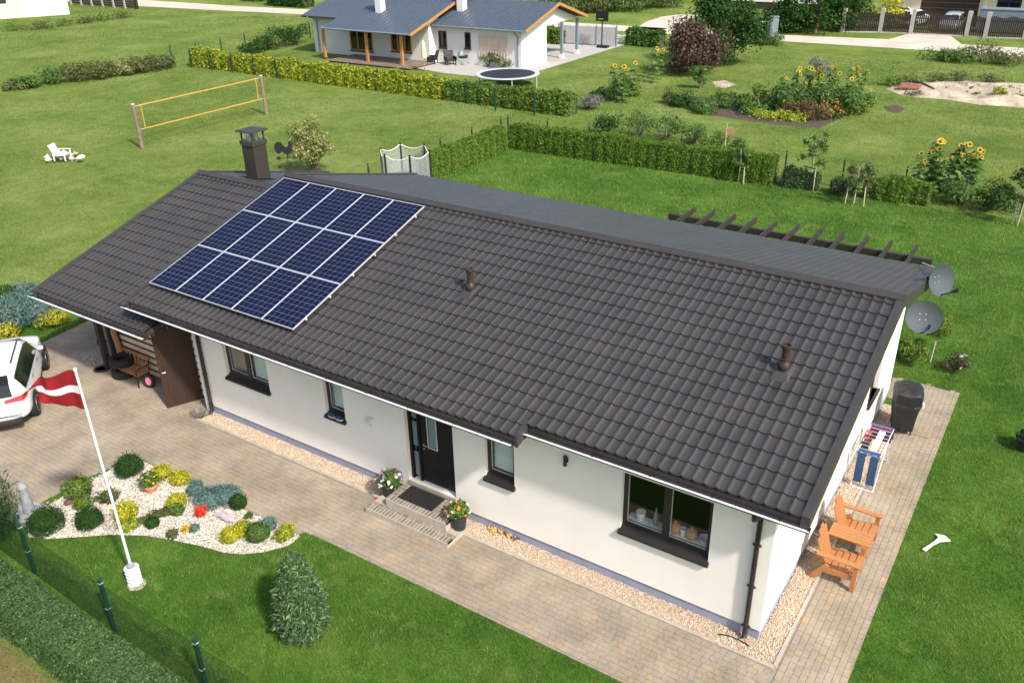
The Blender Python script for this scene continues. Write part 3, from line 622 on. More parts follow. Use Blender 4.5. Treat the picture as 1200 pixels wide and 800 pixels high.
def tiled(parent, x0, x1, ylo_fn, ytop, zfn, y_first, pitch, sgn=1, single=0, name='roof_tile'):
    cells = []; nx = int((x1-x0)/TW)
    for i in range(nx):
        xa = x1-(i+1)*TW; k = 0; yl = ylo_fn(xa+TW/2)
        y = y_first
        while sgn*(y-yl) > 1e-3: y -= sgn*TS
        # y is now at or just beyond the eave: first course is cut
        while sgn*(ytop-y) > .03:
            ya = y if sgn*(y-yl) >= 0 else yl; yb_ = y+sgn*TS
            if sgn*(yb_-ytop) > 0: yb_ = ytop
            cells.append((xa,ya,abs(yb_-ya))); y += sgn*TS
    cells.sort(key=lambda c: (c[0]-CAM[0])**2+(c[1]-CAM[1])**2+(zfn(c[1])-CAM[2])**2)
    Vs, Fs, b, cache = [], [], 0, {}
    for q,(x,y,l) in enumerate(cells):
        l = round(l,3); V, Fq = tile_geo(pitch, l, sgn); z = zfn(y)+random.uniform(-.0015,.0015)
        if q < single:
            if l not in cache:
                ob = npmesh(name, V, Fq, M['roof'], parent, True); cache[l] = ob.data
            else: ob = bpy.data.objects.new(name, cache[l]); COL.objects.link(ob); ob.parent = parent
            ob.location = (x,y,z)
        else: Vs.append(V+np.array([x,y,z])); Fs.append(Fq+b); b += len(V)
    if Vs: npmesh('tile_field', np.concatenate(Vs), np.concatenate(Fs), M['roof'], parent, True)['kind'] = 'stuff'
tiled(ro, XL+.08, .47, lambda x: YE_R if x > XS else YE_M, YR-.08, zf, -.10, TF, 1, 300)
tiled(ro, XL+.08, .47, lambda x: YE_B, YR+.08, zb, YE_B-.1, TB, -1, 0)
tiled(cr, XC+.1, -15.2, lambda x: YC, YR-.08, cz, -.10, TF, 1, 0)
tiled(cr, XC+.1, XL+.02, lambda x: YE_B-.2, YR+.08, lambda y: zb(y)-DROP, YE_B-.3, TB, -1, 0)
def band(m, x0,x1,ya,za,yb_,zb_,h,drop):
    """a folded metal trim: flat top with a down-turned outer face"""
    m.add([(x,y,z) for x in (x0,x1) for y,z in ((ya,za+h),(yb_,zb_+h),(yb_,zb_-drop),(ya,za-drop))], [(0,1,2,3),(7,6,5,4),(0,4,5,1),(1,5,6,2),(2,6,7,3),(3,7,4,0)])
rk = MB(); band(rk, .45,XR,YE_R-.01,zf(YE_R-.01),YR,ZR,.055,.2); rk.build('verge_trim', M['trim'], ro)
rk = MB(); band(rk, .45,XR,YR,ZR,YE_B,zb(YE_B),.055,.2); rk.build('verge_trim', M['trim'], ro)
rk = MB(); band(rk, XL,XL+.1,YE_M-.01,zf(YE_M-.01),YR,ZR,.055,.2); band(rk, XL,XL+.1,YR,ZR,YE_B,zb(YE_B),.055,.2); rk.build('verge_trim', M['trim'], ro)
rk = MB(); band(rk, XS-.015,XS+.055,YE_M-.01,zf(YE_M-.01),YE_R+.05,zf(YE_R+.05),.05,.2); rk.build('verge_trim', M['trim'], ro)
rk = MB(); band(rk, XC,XC+.12,YC-.01,cz(YC-.01),YR,ZR-DROP,.055,.18); band(rk, XC,XC+.12,YR,ZR-DROP,YE_B-.2,zb(YE_B-.2)-DROP,.055,.18); rk.build('verge_trim', M['trim'], cr)
def ridgecap(x0,x1,z,parent):
    m = MB(); x = x0; 
    while x < x1-.05:
        xe = min(x+1.95,x1); pr = [(-.15,-.15*TF+.035),(-.035,.035),(.0,.062),(.035,.035),(.15,-.15*TB+.035)]
        m.add([(a,YR+p,z+q+(.004 if a == xe else 0)) for a in (x,xe) for p,q in pr]+[(a,YR+p,z+q-.03) for a in (x,xe) for p,q in (pr[0],pr[-1])],
              [(0,5,6,1),(1,6,7,2),(2,7,8,3),(3,8,9,4),(10,12,5,0),(4,9,13,11),(0,1,2,3,4),(9,8,7,6,5)]); x = xe
    m.build('ridge_cap', M['trim'], parent)
ridgecap(XL,XR+.003,ZR+.03,ro); ridgecap(XC-.003,XL+.35,ZR-DROP+.03,cr)
def gutter(x0,x1,y,z,name='gutter'):
    m = MB(); r = .068; n = 10; out = []; 
    for a in range(n+1):
        t = math.pi*a/n; out.append((y-r*math.cos(t)*1.0, z-r*math.sin(t)))
    inn = [(y-(r-.006)*math.cos(math.pi*a/n), z-(r-.006)*math.sin(math.pi*a/n)) for a in range(n+1)]
    k = n+1; V = [(x,*p) for x in (x0,x1) for p in out]; m.add(V,[(i,k+i,k+i+1,i+1) for i in range(n)],0)
    V = [(x,*p) for x in (x0,x1) for p in inn]; m.add(V,[(i+1,k+i+1,k+i,i) for i in range(7)],1); m.add(V,[(i+1,k+i+1,k+i,i) for i in range(7,n)],0)  # lining turns brown at the back, painting in the shade under the tile edge
    m.tube([(x0,y-r,z+.002),(x1,y-r,z+.002)],.010,6,1); m.add([(x0+.001,*p) for p in out],[tuple(range(k))],0); m.add([(x1-.001,*p) for p in out],[tuple(range(k-1,-1,-1))],0)
    x = x0+.3
    while x < x1: m.bx(x,x+.014,y-r,y+r+.03,z-.004,z+.002,0); x += 1.1
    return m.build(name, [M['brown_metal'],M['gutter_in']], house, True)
gR = zf(YE_R)-.125; gM = zf(YE_M)-.125; gC = cz(YC)-.125
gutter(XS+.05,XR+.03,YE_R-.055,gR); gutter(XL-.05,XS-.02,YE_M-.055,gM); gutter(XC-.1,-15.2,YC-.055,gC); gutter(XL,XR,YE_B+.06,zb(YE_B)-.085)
f_ = MB(); f_.bx(XS,XR-.02,YE_R+.02,YE_R+.045,gR-.09,gR+.10); f_.bx(XL+.02,XS-.001,YE_M+.02,YE_M+.045,gM-.09,gM+.10); f_.bx(XC+.02,-15.2,YC+.02,YC+.045,gC-.07,gC+.10); f_.build('fascia', M['brown_metal'], house)
s_ = MB(); s_.bx(XS,XR-.025,YE_R+.046,-.002,gR-.09,gR-.07); s_.bx(XL+.025,XS-.002,YE_M+.046,-.002,gM-.09,gM-.07); s_.bx(.002,XR-.025,0,HD,3.0,3.02) if 0 else None
s_.build('soffit_board', M['soffit'], house)
def downpipe(x, zt, yt, yb_=-.06):
    m = MB(); m.tube([(x,yt,zt-.06),(x,yt,zt-.16),(x,yb_,zt-.38),(x,yb_,.16),(x+.01,yb_-.07,.08)], .045, 10)
    for z in (.3,1.2,2.1): m.tube([(x,yb_,z),(x,yb_,z+.03)],.054,10); m.bx(x-.075,x+.075,yb_-.012,yb_+.012,z,z+.03); m.bx(x-.01,x+.01,yb_+.04,.0,z,z+.02)
    m.build('downpipe', M['brown_metal'], house, True)
downpipe(-.24,gR,YE_R-.055); downpipe(-14.45,gM,YE_M-.055)
# carport frame, boarded screen and the open storage door
for px_,yy in ((-19.05,.02),(-19.05,9.6)): MB().bx(px_-.075,px_+.075,yy-.075,yy+.075,0,2.62 if yy < 1 else 2.55).build('post', M['wood_black'], house)
MB().bx(-18.86,-18.76,.1,.2,0,2.65).build('post', M['wood_black'], house)
MB().bx(XC+.15,-15.2,-.08,.08,2.64,2.82).build('beam', M['wood_black'], house)
for y in np.arange(-.7,4.6,.9): MB().bx(XC+.15,-15.25,y-.03,y+.03,cz(y)-.26,cz(y)-.16).build('rafter', M['wood_black'], house)
z = .12; i = 0
while z < 2.5:
    MB().bx(-19.0,-15.2,.34,.37,z,z+.13).build('screen_board', M['wood_pale'], house); z += .205
MB().bx(-19.0,-15.2,.38,.41,.05,2.6).build('screen_backing', M['wood_black'], house)
for xx in (-18.72,-16.7): MB().bx(xx,xx+.08,.30,.34,.05,2.6).build('screen_batten', M['wood_black'], house)
sd = thing('storage_door', 'tall dark brown boarded door standing open beside the downpipe', 'door', (-15.72,-.5,.03), math.atan2(.92,.42))
for k in range(8): MB().bx(k*.126,k*.126+.124,-.02,.02,0,2.28).build('board', M['wood_dark'], sd)
MB().bx(0,1.01,.021,.045,.2,.32).bx(0,1.01,.021,.045,1.9,2.02).build('ledge', M['wood_dark'], sd)
MB().tube([(.06,-.02,1.05),(.06,-.06,1.05),(.14,-.06,1.05)],.01,6).build('handle', M['chrome'], sd)
MB().bx(-15.2,-14.64,.0,.5,2.3,3.0).bx(-15.3,-14.6,.5,.55,0,2.95).build('store_panel', M['wood_black'], house)
MB().bx(-14.72,-14.63,-.02,.05,.02,2.9).build('corner_board', M['white'], house)
# chimney
cxp = (-18.75,6.15); zb0 = 3.8
ch = MB().bx(cxp[0]-.26,cxp[0]+.26,cxp[1]-.26,cxp[1]+.26,zb0,5.15).build('chimney', M['chim'] if 'chim' in M else M['wood_black'], house, bevel=.008)
ch.data.materials[0] = mat('brown_chimney_sheet', (.036,.029,.025), .5, 0, .15, 3)
MB().bx(cxp[0]-.29,cxp[0]+.29,cxp[1]-.29,cxp[1]+.29,5.151,5.28).build('crown', M['trim'], ch)
for a,b in ((-1,-1),(1,-1),(-1,1),(1,1)): MB().bx(cxp[0]+a*.23-.02,cxp[0]+a*.23+.02,cxp[1]+b*.23-.02,cxp[1]+b*.23+.02,5.281,5.56).build('cowl_leg', M['trim'], ch)
MB().lathe([(.09,5.281),(.09,5.5)],10,(cxp[0],cxp[1]+.1,0)).lathe([(.09,5.281),(.09,5.45)],10,(cxp[0]-.05,cxp[1]-.12,0)).build('flue', M['chrome'], ch)
MB().add([(cxp[0]+a*.35,cxp[1]+b*.35,z) for z in (5.561,5.6) for a,b in ((-1,-1),(1,-1),(1,1),(-1,1))]+[(cxp[0],cxp[1],5.69)],[(3,2,1,0),(0,1,5,4),(1,2,6,5),(2,3,7,6),(3,0,4,7),(4,5,8),(5,6,8),(6,7,8),(7,4,8)]).build('cowl_cap', M['trim'], ch)
MB().add([(cxp[0]+a*.42,cxp[1]+b*.42,zb(cxp[1]+b*.42)-DROP+.05) for a,b in ((-1,-1),(1,-1),(1,1),(-1,1))],[(0,1,2,3)]).build('flashing', M['trim'], ch)
# roof vents
def vent(x,y,i):
    z = zf(y); c = (x,y,z); k_ = .84
    m = MB().lathe([(.0,.0),(.075,.0),(.12,.06),(.145,.14),(.12,.22),(.09,.26),(.085,.30),(.10,.305),(.10,.33),(.08,.335),(.08,.50),(.085,.53),(.105,.56),(.115,.62),(.11,.65),(.08,.655),(.075,.6),(0,.6)],18,(0,0,0)); m.v = [(x+a*k_,y+b*k_,z+w*k_) for a,b,w in m.v]
    mm = mat('vent_brown_%s' % i, (.045,.026,.02) if i else (.038,.027,.02), .3, 0, .2, 9)
    vo = m.build('roof_vent', mm, house, True)
    MB().add([(x+a,y+b,zf(y+b)+h) for a,b,h in ((-.16,-.3,.03),(.16,-.3,.03),(.18,.14,.045),(-.18,.14,.045))]+[(x+a,y+b,zf(y+b)+h) for a,b,h in ((-.1,-.1,.075),(.1,-.1,.075),(.1,.08,.08),(-.1,.08,.08))],[(0,1,5,4),(1,2,6,5),(2,3,7,6),(3,0,4,7),(4,5,6,7)]).build('flashing', M['trim'], vo)
vent(-7.81,2.42,0); vent(-.84,2.42,1)
# roof stains below the vents are moss and soot: thin deposits
# ---------------------------------------------------------------- solar panels
th = math.atan(TF); SX = Vector((1,0,0)); SY = Vector((0,math.cos(th),math.sin(th))); SN = Vector((0,-math.sin(th),math.cos(th)))
PW, PH, GX, GY = 1.0, 1.652, .01, .014
ROT = Matrix((SX,SY,SN)).transposed().to_4x4()
py_top = 4.676; base = Vector((-15.85, py_top, zf(py_top)))+SN*.12
fm = MB(); t = .016
fm.bx(0,PW,0,t,0,.036); fm.bx(0,PW,PH-t,PH,0,.036); fm.bx(0,t,t,PH-t,0,.036); fm.bx(PW-t,PW,t,PH-t,0,.036)
bm_ = MB().bx(t,PW-t,t,PH-t,.02,.030)
cm = MB(); cs = .1573; gx = (PW-2*t-6*cs)/7; gy = (PH-2*t-10*cs)/11
for i in range(6):
    for j in range(10):
        a = t+gx+i*(cs+gx); b = t+gy+j*(cs+gy); c = .004; z = .0325
        cm.add([(a+c,b,z),(a+cs-c,b,z),(a+cs,b+c,z),(a+cs,b+cs-c,z),(a+cs-c,b+cs,z),(a+c,b+cs,z),(a,b+cs-c,z),(a,b+c,z)],[tuple(range(8))])
proto = None; rows = ('upper row by the ridge','middle row','lower row by the eave'); ordn = ('first','second','third','fourth','fifth')
for j in range(3):
    for i in range(5):
        p = base+SX*(i*(PW+GX))-SY*(PH+j*(PH+GY)); lab = f'dark blue solar panel, {ordn[i]} from the chimney end of the {rows[j]}'
        if proto is None:
            proto = thing('solar_panel', lab, 'solar panel', (0,0,0), 0, 'solar panels on the front roof slope')
            fm.build('frame', M['alu'], proto); bm_.build('backsheet', M['sheet'], proto); cm.build('cells', M['cell'], proto)['kind'] = 'stuff'; o = proto
        else: o = dup(proto, p, 0, lab)
        o.matrix_world = Matrix.Translation(p)@ROT
for j in range(3):
    for k,(f,w_) in enumerate(((.25,'upper'),(.75,'lower'))):
        q = base-SY*(j*(PH+GY)+PH*f)-SN*.022; ln = 5*PW+4*GX
        r = thing('mounting_rail', f'aluminium mounting rail, {w_} one under the {rows[j]} of solar panels', 'rail', (q.x,q.y,q.z), 0, 'solar panel rails')
        r.matrix_world = Matrix.Translation(q)@ROT
        MB().bx(-.02,ln+.025,-.02,.02,-.02,.02).build('rail', M['alu'], r)
        for xx in (.3,1.8,3.3,4.7): MB().bx(xx,xx+.03,-.015,.015,-.09,-.02).build('bracket', M['alu'], r)
        MB().bx(ln+.002,ln+.018,-.015,.015,.02,.05).build('end_clamp', M['alu'], r)

# ---------------------------------------------------------------- at the front door
st = thing('entrance_steps', 'two broad brick paved steps below the black front door', 'steps', (-7.2,-.5,0))
def step(x0,x1,y0,y1,z0,z1):
    MB().bx(x0+.012,x1-.012,y0+.012,y1,z0,z1-.004).build('step_core', M['step_mortar'], st, off=(-7.2,-.5,0))
    bl = .1; n = int((x1-x0)/.085)
    for i in range(n):
        a = x0+(x1-x0)*i/n; b = x0+(x1-x0)*(i+1)/n
        MB().bx(a+.012,b-.012,y0+.03,y0+.2,z1-.06,z1).build('brick', M['step_brick'], st, off=(-7.2,-.5,0))
    y = y0+.204
    while y < y1-.02:
        ye = min(y+.11,y1)
        x = x0
        while x < x1-.01:
            xe = min(x+random.choice((.17,.22)),x1); MB().bx(x+.007,xe-.007,y+.007,ye-.007,z1-.05,z1-.001).build('brick', M['step_brick'], st, off=(-7.2,-.5,0)); x = xe
        y = ye
step(-8.35,-6.12,-1.0,-.70,.0,.16); step(-8.02,-6.38,-.70,-.035,.0,.34)
MB().bx(-8.35,-8.03,-.699,-.2,0,.13).build('side_slab', M['kerb'], st, off=(-7.2,-.5,0)); MB().bx(-6.37,-6.12,-.699,-.2,0,.13).build('side_slab', M['kerb'], st, off=(-7.2,-.5,0))
dm = thing('doormat', 'black ribbed rubber doormat on the top entrance step', 'doormat', (-7.35,-.28,.341))
MB().bx(-.46,.46,-.24,.24,0,.012).build('mat_base', M['rubber'], dm)
m = MB()
for i in range(20):
    for j in range(11): m.bx(-.44+i*.0455,-.44+i*.0455+.03,-.225+j*.0415,-.225+j*.0415+.026,.012,.022)
m.build('rubber_studs', M['rubber'], dm)['kind'] = 'stuff'
def flowerpot(loc, label, fl, seed, r=.19, h=.34, leaf='mid'):
    t = thing('flowerpot', label, 'flowerpot', loc)
    MB().lathe([(0,0),(r*.72,0),(r*.95,h*.86),(r*1.03,h*.87),(r*1.05,h),(r*.9,h),(r*.88,h*.9),(0,h*.9)],20).build('pot', M['pot'], t, True)
    C, D = blob(900,(r*1.35,r*1.35,r*.95),h+r*.45,seed,.2,.6,-.35); V, Fq = leaf_quads(C,D,.06,.6); npmesh('foliage', V, Fq, L[leaf], t)
    for fm, fn, fs in fl:
        D = rand_dir(fn,-.05); P = D*np.array([r*1.45,r*1.45,r*1.05])+np.array([0,0,h+r*.5]); V, Fq = leaf_quads(np.repeat(P,4,0)+RNG.normal(0,fs*.15,(fn*4,3)),np.repeat(D,4,0),fs,.8); npmesh('blossom', V, Fq, fm, t)
M['pot'] = mat('dark_grey_pot', (.028,.03,.034), .6, 0, .15, 10)
flowerpot((-8.22,-.3,.02), 'dark grey pot of pink and white flowers left of the door mat', [(L['pwhite'],14,.07),(L['ppink'],14,.065)], 3, .2, .4)
flowerpot((-6.24,-.42,.131), 'dark grey pot of white and orange flowers by the lower step', [(L['pwhite'],7,.08),(L['porange'],7,.06)], 4, .18, .36, 'light')
MB().tube([(0,0,.0),(.08,.02,.03),(.16,-.02,.02)],.02,6).build('garden_clog', M['red'], tag(thing('garden_clogs','pair of small red garden clogs beside the pink flowerpot','shoes',(-8.5,-.52,.03)),None))
m = MB(); on = thing('drying_onions', 'row of golden and dark red onions drying on the gravel', 'onions', (-5.4,-.02,.03), 0, None, 'stuff')
for i in range(46):
    x = RNG.uniform(-.42,.42); y = RNG.normal(0,.05)+.02; s = RNG.uniform(.022,.036); m.lathe([(0,-s),(s*.7,-s*.7),(s,0),(s*.6,s*.7),(s*.12,s*1.1),(0,s*1.5)],7,(x,y,.03),0 if x+RNG.normal(0,.15) < .12 else 1)
m.build('onion_bulbs', [mat('golden_onion',(.55,.28,.07),.45),mat('red_onion',(.13,.02,.015),.45)], on, True)
wb = thing('wall_box', 'small white letter box fixed to the wall left of the front door', 'box', (-8.86,-.002,1.55)); MB().bx(-.1,.1,-.08,0,0,.2).build('case', M['white'], wb, bevel=.01); MB().bx(-.08,.08,-.095,-.081,.12,.19).build('flap', M['alu'], wb)
wl = thing('wall_lamp', 'small dark cylindrical wall lamp on the wall by the wide window', 'lamp', (-3.93,-.002,2.34)); MB().bx(-.035,.035,-.03,0,.06,.16).build('bracket', M['brown_metal'], wl); MB().lathe([(0,0),(.035,0),(.035,.22),(0,.22)],12,(0,-.065,0)).build('shade', M['brown_metal'], wl, True)
# things on the inner sill of the wide window
def sill_item(name,label,cat,x,prof,material,y=.28): 
    t = thing(name,label,cat,(x,y,1.462)); MB().lathe([(r_*1.15,z_*1.5) for r_,z_ in prof],14).build('body', material, t, True); return t
MB().bx(-2.74,-1.1,.18,.40,1.43,1.46).build('inner_sill', M['white'], house)
cup = [(0,0),(.04,0),(.05,.02),(.055,.1),(.05,.1),(.045,.02),(0,.02)]; gourd = [(0,0),(.07,.01),(.1,.06),(.08,.12),(.02,.14),(.015,.17),(0,.17)]
for x,l,pr,mm,c in ((-1.66,'white mug on the inner sill beside the orange gourds',cup,M['white'],'mug'),(-1.82,'orange gourd left of the white mug inside the wide window',gourd,M['terracotta'],'gourd'),(-1.50,'orange gourd right of the white mug inside the wide window',gourd,M['terracotta'],'gourd'),(-1.25,'white bowl at the right end of the inner window sill',[(0,0),(.05,0),(.1,.08),(.095,.08),(.04,.01),(0,.01)],M['white'],'bowl'),(-2.2,'clear bottle standing inside the left pane of the wide window',[(0,0),(.04,0),(.04,.16),(.015,.2),(.015,.26),(0,.26)],M['slate'],'bottle'),(-2.5,'pale flower pot inside the left pane of the wide window',[(0,0),(.06,0),(.08,.12),(0,.12)],M['white'],'pot')): sill_item(c+'_on_sill' if 0 else c,l,c,x,pr,mm)
sh = thing('shoes', 'dark blue trainers with white soles on the narrow window sill', 'shoes', (-9.95,-.02,1.37))
for k in (-.11,.11):
    MB().lathe([(0,0),(.06,0),(.062,.025),(0,.025)],12,(k,0,.0),0,None,(2.0,.9)).build('sole', M['white'], sh); MB().lathe([(.055,.026),(.055,.05),(.035,.09),(0,.1)],12,(k,0,0),0,None,(2.0,.85)).build('upper', M['blue'], sh, True)
gj = thing('glass_jar', 'clear plastic rain bowl under the left downpipe', 'bowl', (-14.72,-.3,.03)); MB().lathe([(0,0),(.14,0),(.2,.12),(.21,.12),(.15,-.005)],16).build('bowl', glass_mat('clear_plastic',(.92,.93,.93)), gj, True)
hg = MB().tube([(-.35+.3*math.cos(a),-.33+.1*math.sin(a)+.06,.035) for a in np.linspace(.6,3.0,10)],.014,6); tag(hg.build('drain_hose', M['rubber'], None, True), 'black hose end curled at the foot of the right downpipe', 'hose')

# ---------------------------------------------------------------- carport corner
bn = thing('wooden_bench', 'weathered wooden bench with black iron legs before the boarded screen', 'bench', (-17.83,-.03,0), 0.0); bn.scale = (.88,.88,.88)
for k in range(4): MB().bx(-.65,.65,-.22+k*.11,-.12+k*.11,.42,.445).build('seat_slat', M['wood_bench'], bn)
for zz in (.52,.86): MB().bar((-.65,.27,zz),(.65,.27,zz),.03,.08).build('back_rail', M['wood_bench'], bn)
for k in range(6): MB().bx(-.5+k*.2-.035,-.5+k*.2+.035,.26,.28,.56,.82).build('back_slat', M['wood_bench'], bn)
for sx in (-.6,.6):
    MB().tube([(sx,-.22,0),(sx,-.2,.42)],.022,6).build('leg', M['brown_metal'], bn); MB().tube([(sx,.2,0),(sx,.22,.42),(sx,.30,.9)],.022,6).build('leg', M['brown_metal'], bn)
    MB().tube([(sx,-.22,.42),(sx,-.2,.62),(sx,.24,.64)],.02,6).build('arm', M['brown_metal'], bn)
def tyre(loc, label, rad, wid, hub, rx=0, ry=0, rz=0, name='tyre', hubname='hub'):
    t = thing(name, label, 'tyre' if name == 'tyre' else 'wheel', loc); t.rotation_euler = (rx,ry,rz)
    MB().lathe([(rad*.58,-wid*.45),(rad*.8,-wid*.5),(rad*.97,-wid*.42),(rad,-wid*.2),(rad,wid*.2),(rad*.97,wid*.42),(rad*.8,wid*.5),(rad*.58,wid*.45),(rad*.55,0),(rad*.58,-wid*.45)],24).build('tread', M['rubber'], t, True)
    if hub: MB().lathe([(0,-wid*.3),(rad*.6,-wid*.3),(rad*.6,wid*.3),(rad*.3,wid*.36),(0,wid*.36)],18).build(hubname, hub, t, True)
    return t
tyre((-18.22,-.02,.395+.13),'car tyre lying on the wooden bench',.33,.24,None); tyre((-18.3,.02,.13),'car tyre lying on the ground under the wooden bench',.33,.24,None)
tyre((-17.1,-.02,.2),'small pink hubbed wheelbarrow wheel leaning by the bench',.2,.08,M['pink'],R_(78),0,R_(10),'barrow_wheel')
rg = MB().lathe([(.16,0),(.2,0),(.21,.02),(.2,.04),(.16,.04),(.15,.02),(.16,0)],20,(-19.15,-.15,.03)); tag(rg.build('rubber_ring', M['rubber'], None, True),'black rubber ring lying at the foot of the carport post','ring')
hb = thing('hanging_basket','hanging basket of pink and purple flowers under the carport eave','flower basket',(-18.55,.0,1.95)); C,D = blob(500,(.28,.28,.2),.1,5,.2,.6,-.9); V,Fq = leaf_quads(C,D,.07,.6); npmesh('foliage',V,Fq,L['mid'],hb)
D = rand_dir(36,-.5); V,Fq = leaf_quads(np.repeat(D*np.array([.3,.3,.22])+np.array([0,0,.1]),3,0),np.repeat(D,3,0),.07,.8); npmesh('blossom',V,Fq,L['ppink'],hb); MB().lathe([(0,-.16),(.12,-.12),(.2,0),(.18,0)],14).build('basket', M['wood_bench'], hb, True); MB().tube([(0,0,.0),(0,0,.62)],.006,5).build('hanger', M['wire'], hb)
dl = thing('driftwood_post','pale twisted driftwood trunk standing behind the bench','driftwood',(-18.62,.2,0)); MB().tube([(0,0,0),(.05,.02,.6),(-.04,0,1.2),(.06,.03,1.75)],[.1,.075,.085,.05],8).build('trunk',M['wood_bench'],dl,True); MB().tube([(-.03,0,1.2),(.25,.02,1.5),(.42,.02,1.55)],[.05,.035,.02],7).build('branch',M['wood_bench'],dl,True)
ty = thing('watering_can','small green and orange toy watering can on the drive','toy',tuple(at(118,403)),.6); MB().lathe([(0,0),(.1,0),(.09,.18),(0,.18)],12).build('can',M['fence_green'],ty,True); MB().tube([(.09,0,.05),(.3,0,.16)],[.02,.014],6).build('spout',M['fence_green'],ty); MB().lathe([(0,0),(.06,.02),(0,.05)],8,(.32,0,.15)).build('rose',M['terracotta'],ty)
m = MB(); g_ = at(112,424); stones('spilled_chips','pale wood chips spilled on the drive by the carport post',lambda x,y:((x-g_.x)**2/.3+(y-g_.y)**2/.06 < 1),(g_.x-.7,g_.x+.7,g_.y-.4,g_.y+.4),500,.03,M['chips'],.034,cat='wood chips')

# ---------------------------------------------------------------- weathervane, dishes, pergola
wv = thing('weathervane','black rooster weathervane standing on the roof ridge','weathervane',(-16.0,4.99,4.87),.6); wv.scale = (.85,.85,.85)
MB().tube([(0,0,0),(0,0,.62)],.012,6).build('rod',M['black'],wv); MB().bar((-.3,0,.26),(.3,0,.26),.012,.012).bar((0,-.3,.26),(0,.3,.26),.012,.012).build('compass_cross',M['black'],wv)
for a,b in ((.3,0),(-.3,0),(0,.3),(0,-.3)): MB().box((a,b,.26),(.05,.05,.09)).build('compass_letter',M['black'],wv)
pts = [(-.36,.08),(-.40,.22),(-.36,.36),(-.26,.43),(-.15,.40),(-.09,.30),(-.04,.24),(.04,.25),(.08,.33),(.10,.42),(.15,.45),(.17,.40),(.21,.40),(.25,.35),(.20,.32),(.21,.24),(.20,.14),(.14,.05),(.05,.0),(.03,-.08),(.08,-.1),(-.02,-.1),(-.01,0),(-.1,.04),(-.17,.12),(-.2,.05),(-.28,.02)]
m = MB(); k = len(pts); m.add([(x,y,z+.68) for y in (-.012,.012) for x,z in pts],[tuple(range(k)),tuple(range(2*k-1,k-1,-1))]+[(i,k+i,k+(i+1)%k,(i+1)%k) for i in range(k)]); m.build('rooster',M['black'],wv)
MB().bar((-.3,0,.56),(.32,0,.56),.01,.02).box((-.3,0,.56),(.12,.012,.1)).build('arrow',M['black'],wv)
def dish(loc, n, label, arm_y, diam=.73):
    n = Vector(n).normalized(); t = thing('satellite_dish',label,'satellite dish',loc,0,'satellite dishes')
    q = n.to_track_quat('Z','Y').to_matrix(); R0 = diam/2; pr = [(R0*i/9, .13*(i/9)**2) for i in range(10)]
    pr = [(max(r,.001),z) for r,z in pr]; pr2 = pr+[(R0+.012,.14),(R0+.012,.125)]+[(max(r,.001),z-.012) for r,z in reversed(pr)]
    MB().lathe(pr2,32,(0,0,0),0,q,(1,.94)).build('reflector',M['dish'],t,True)
    low = q@Vector((0,-R0*.9,.1)); foc = q@Vector((0,-R0*.55,.52))
    MB().tube([low,foc],.016,6).build('feed_arm',M['black'],t); MB().lathe([(0,0),(.03,0),(.035,.1),(.0,.11)],10,foc,0,q@Matrix.Rotation(math.pi*.9,3,'X')).lathe([(0,-.04),(.03,-.03),(.03,.06),(0,.06)],10,foc).build('feed_horn',M['black'],t)
    for a,b in ((-.06,-.05),(.06,-.05),(-.06,.07),(.06,.07)): MB().lathe([(0,0),(.01,0),(.008,.012),(0,.014)],6,q@Vector((a,b,.012)),0,q).build('bolt',M['alu'],t)
    c = q@Vector((0,0,-.22)); MB().box(c*.5,(.14,.14,.16),q).build('mount',M['black'],t)
    MB().tube([c,Vector((XR+.02,loc[1]+arm_y,loc[2]-.15))-Vector(loc)],.025,8).build('wall_arm',M['alu'],t)
dish((.74,7.85,4.22),(.80,-.5,.28),'grey satellite dish turned away along the rear roof edge',.3)
dish((.72,7.0,3.66),(.36,-.85,.42),'grey satellite dish facing the front, below its twin',.25)
MB().tube([(.1,10.4,3.6),(.8,8.2,4.3)],.02,6).build('steel_stay',M['alu'],house)
pg = thing('pergola','dark wooden open pergola behind the house with rafters on a beam','pergola',(-3.8,12.4,0)); of = (-3.8,12.4,0)
MB().bx(-7.75,.02,12.94,13.06,2.6,2.78).build('beam',M['wood_black'],pg,off=of)
for i,(px,py) in enumerate(((815,243),(837,248),(862,251),(886,256),(910,260),(936,263),(963,268),(989,272),(1017,277),(1045,282),(1075,287))):
    p = aty(px,py,13.55); MB().bx(p.x-.035,p.x+.035,10.75,13.55,2.785,2.94).build('rafter',M['wood_black'],pg,off=of)
MB().bx(-7.75,.02,10.68,10.745,2.6,2.9).build('wall_plate',M['wood_black'],pg,off=of)
for x in (-7.1,-4.0,-.55):
    MB().bx(x-.075,x+.075,12.925,13.075,0,2.599).build('post',M['wood_black'],pg,off=of)
    for s_ in (-1,1): MB().bar((x+s_*.08,13,2.0),(x+s_*.62,13,2.58),.08,.08).build('brace',M['wood_black'],pg,off=of)
ls = MB(); xs = np.linspace(-7.4,-.2,90); ls.tube([(x,12.9,2.52-.1*abs(math.sin(x*1.9))) for x in xs],.008,4,0)
for x in xs[::6]: ls.lathe([(0,-.09),(.028,-.05),(.02,0),(0,.0)],6,(x,12.9,2.5-.1*abs(math.sin(x*1.9))))
tag(ls.build('string_lights',M['black'],None,True),'string of dark bulbs hung along the pergola beam','string lights')
wb2 = wild_bush('climbing_plant','leafy climber with white flowers at the end pergola post','climber',(-7.3,12.7,0),.4,2.6,L['mid'],900,.1,8,clumps=7,flowers=[(L['pwhite'],8,.1)])

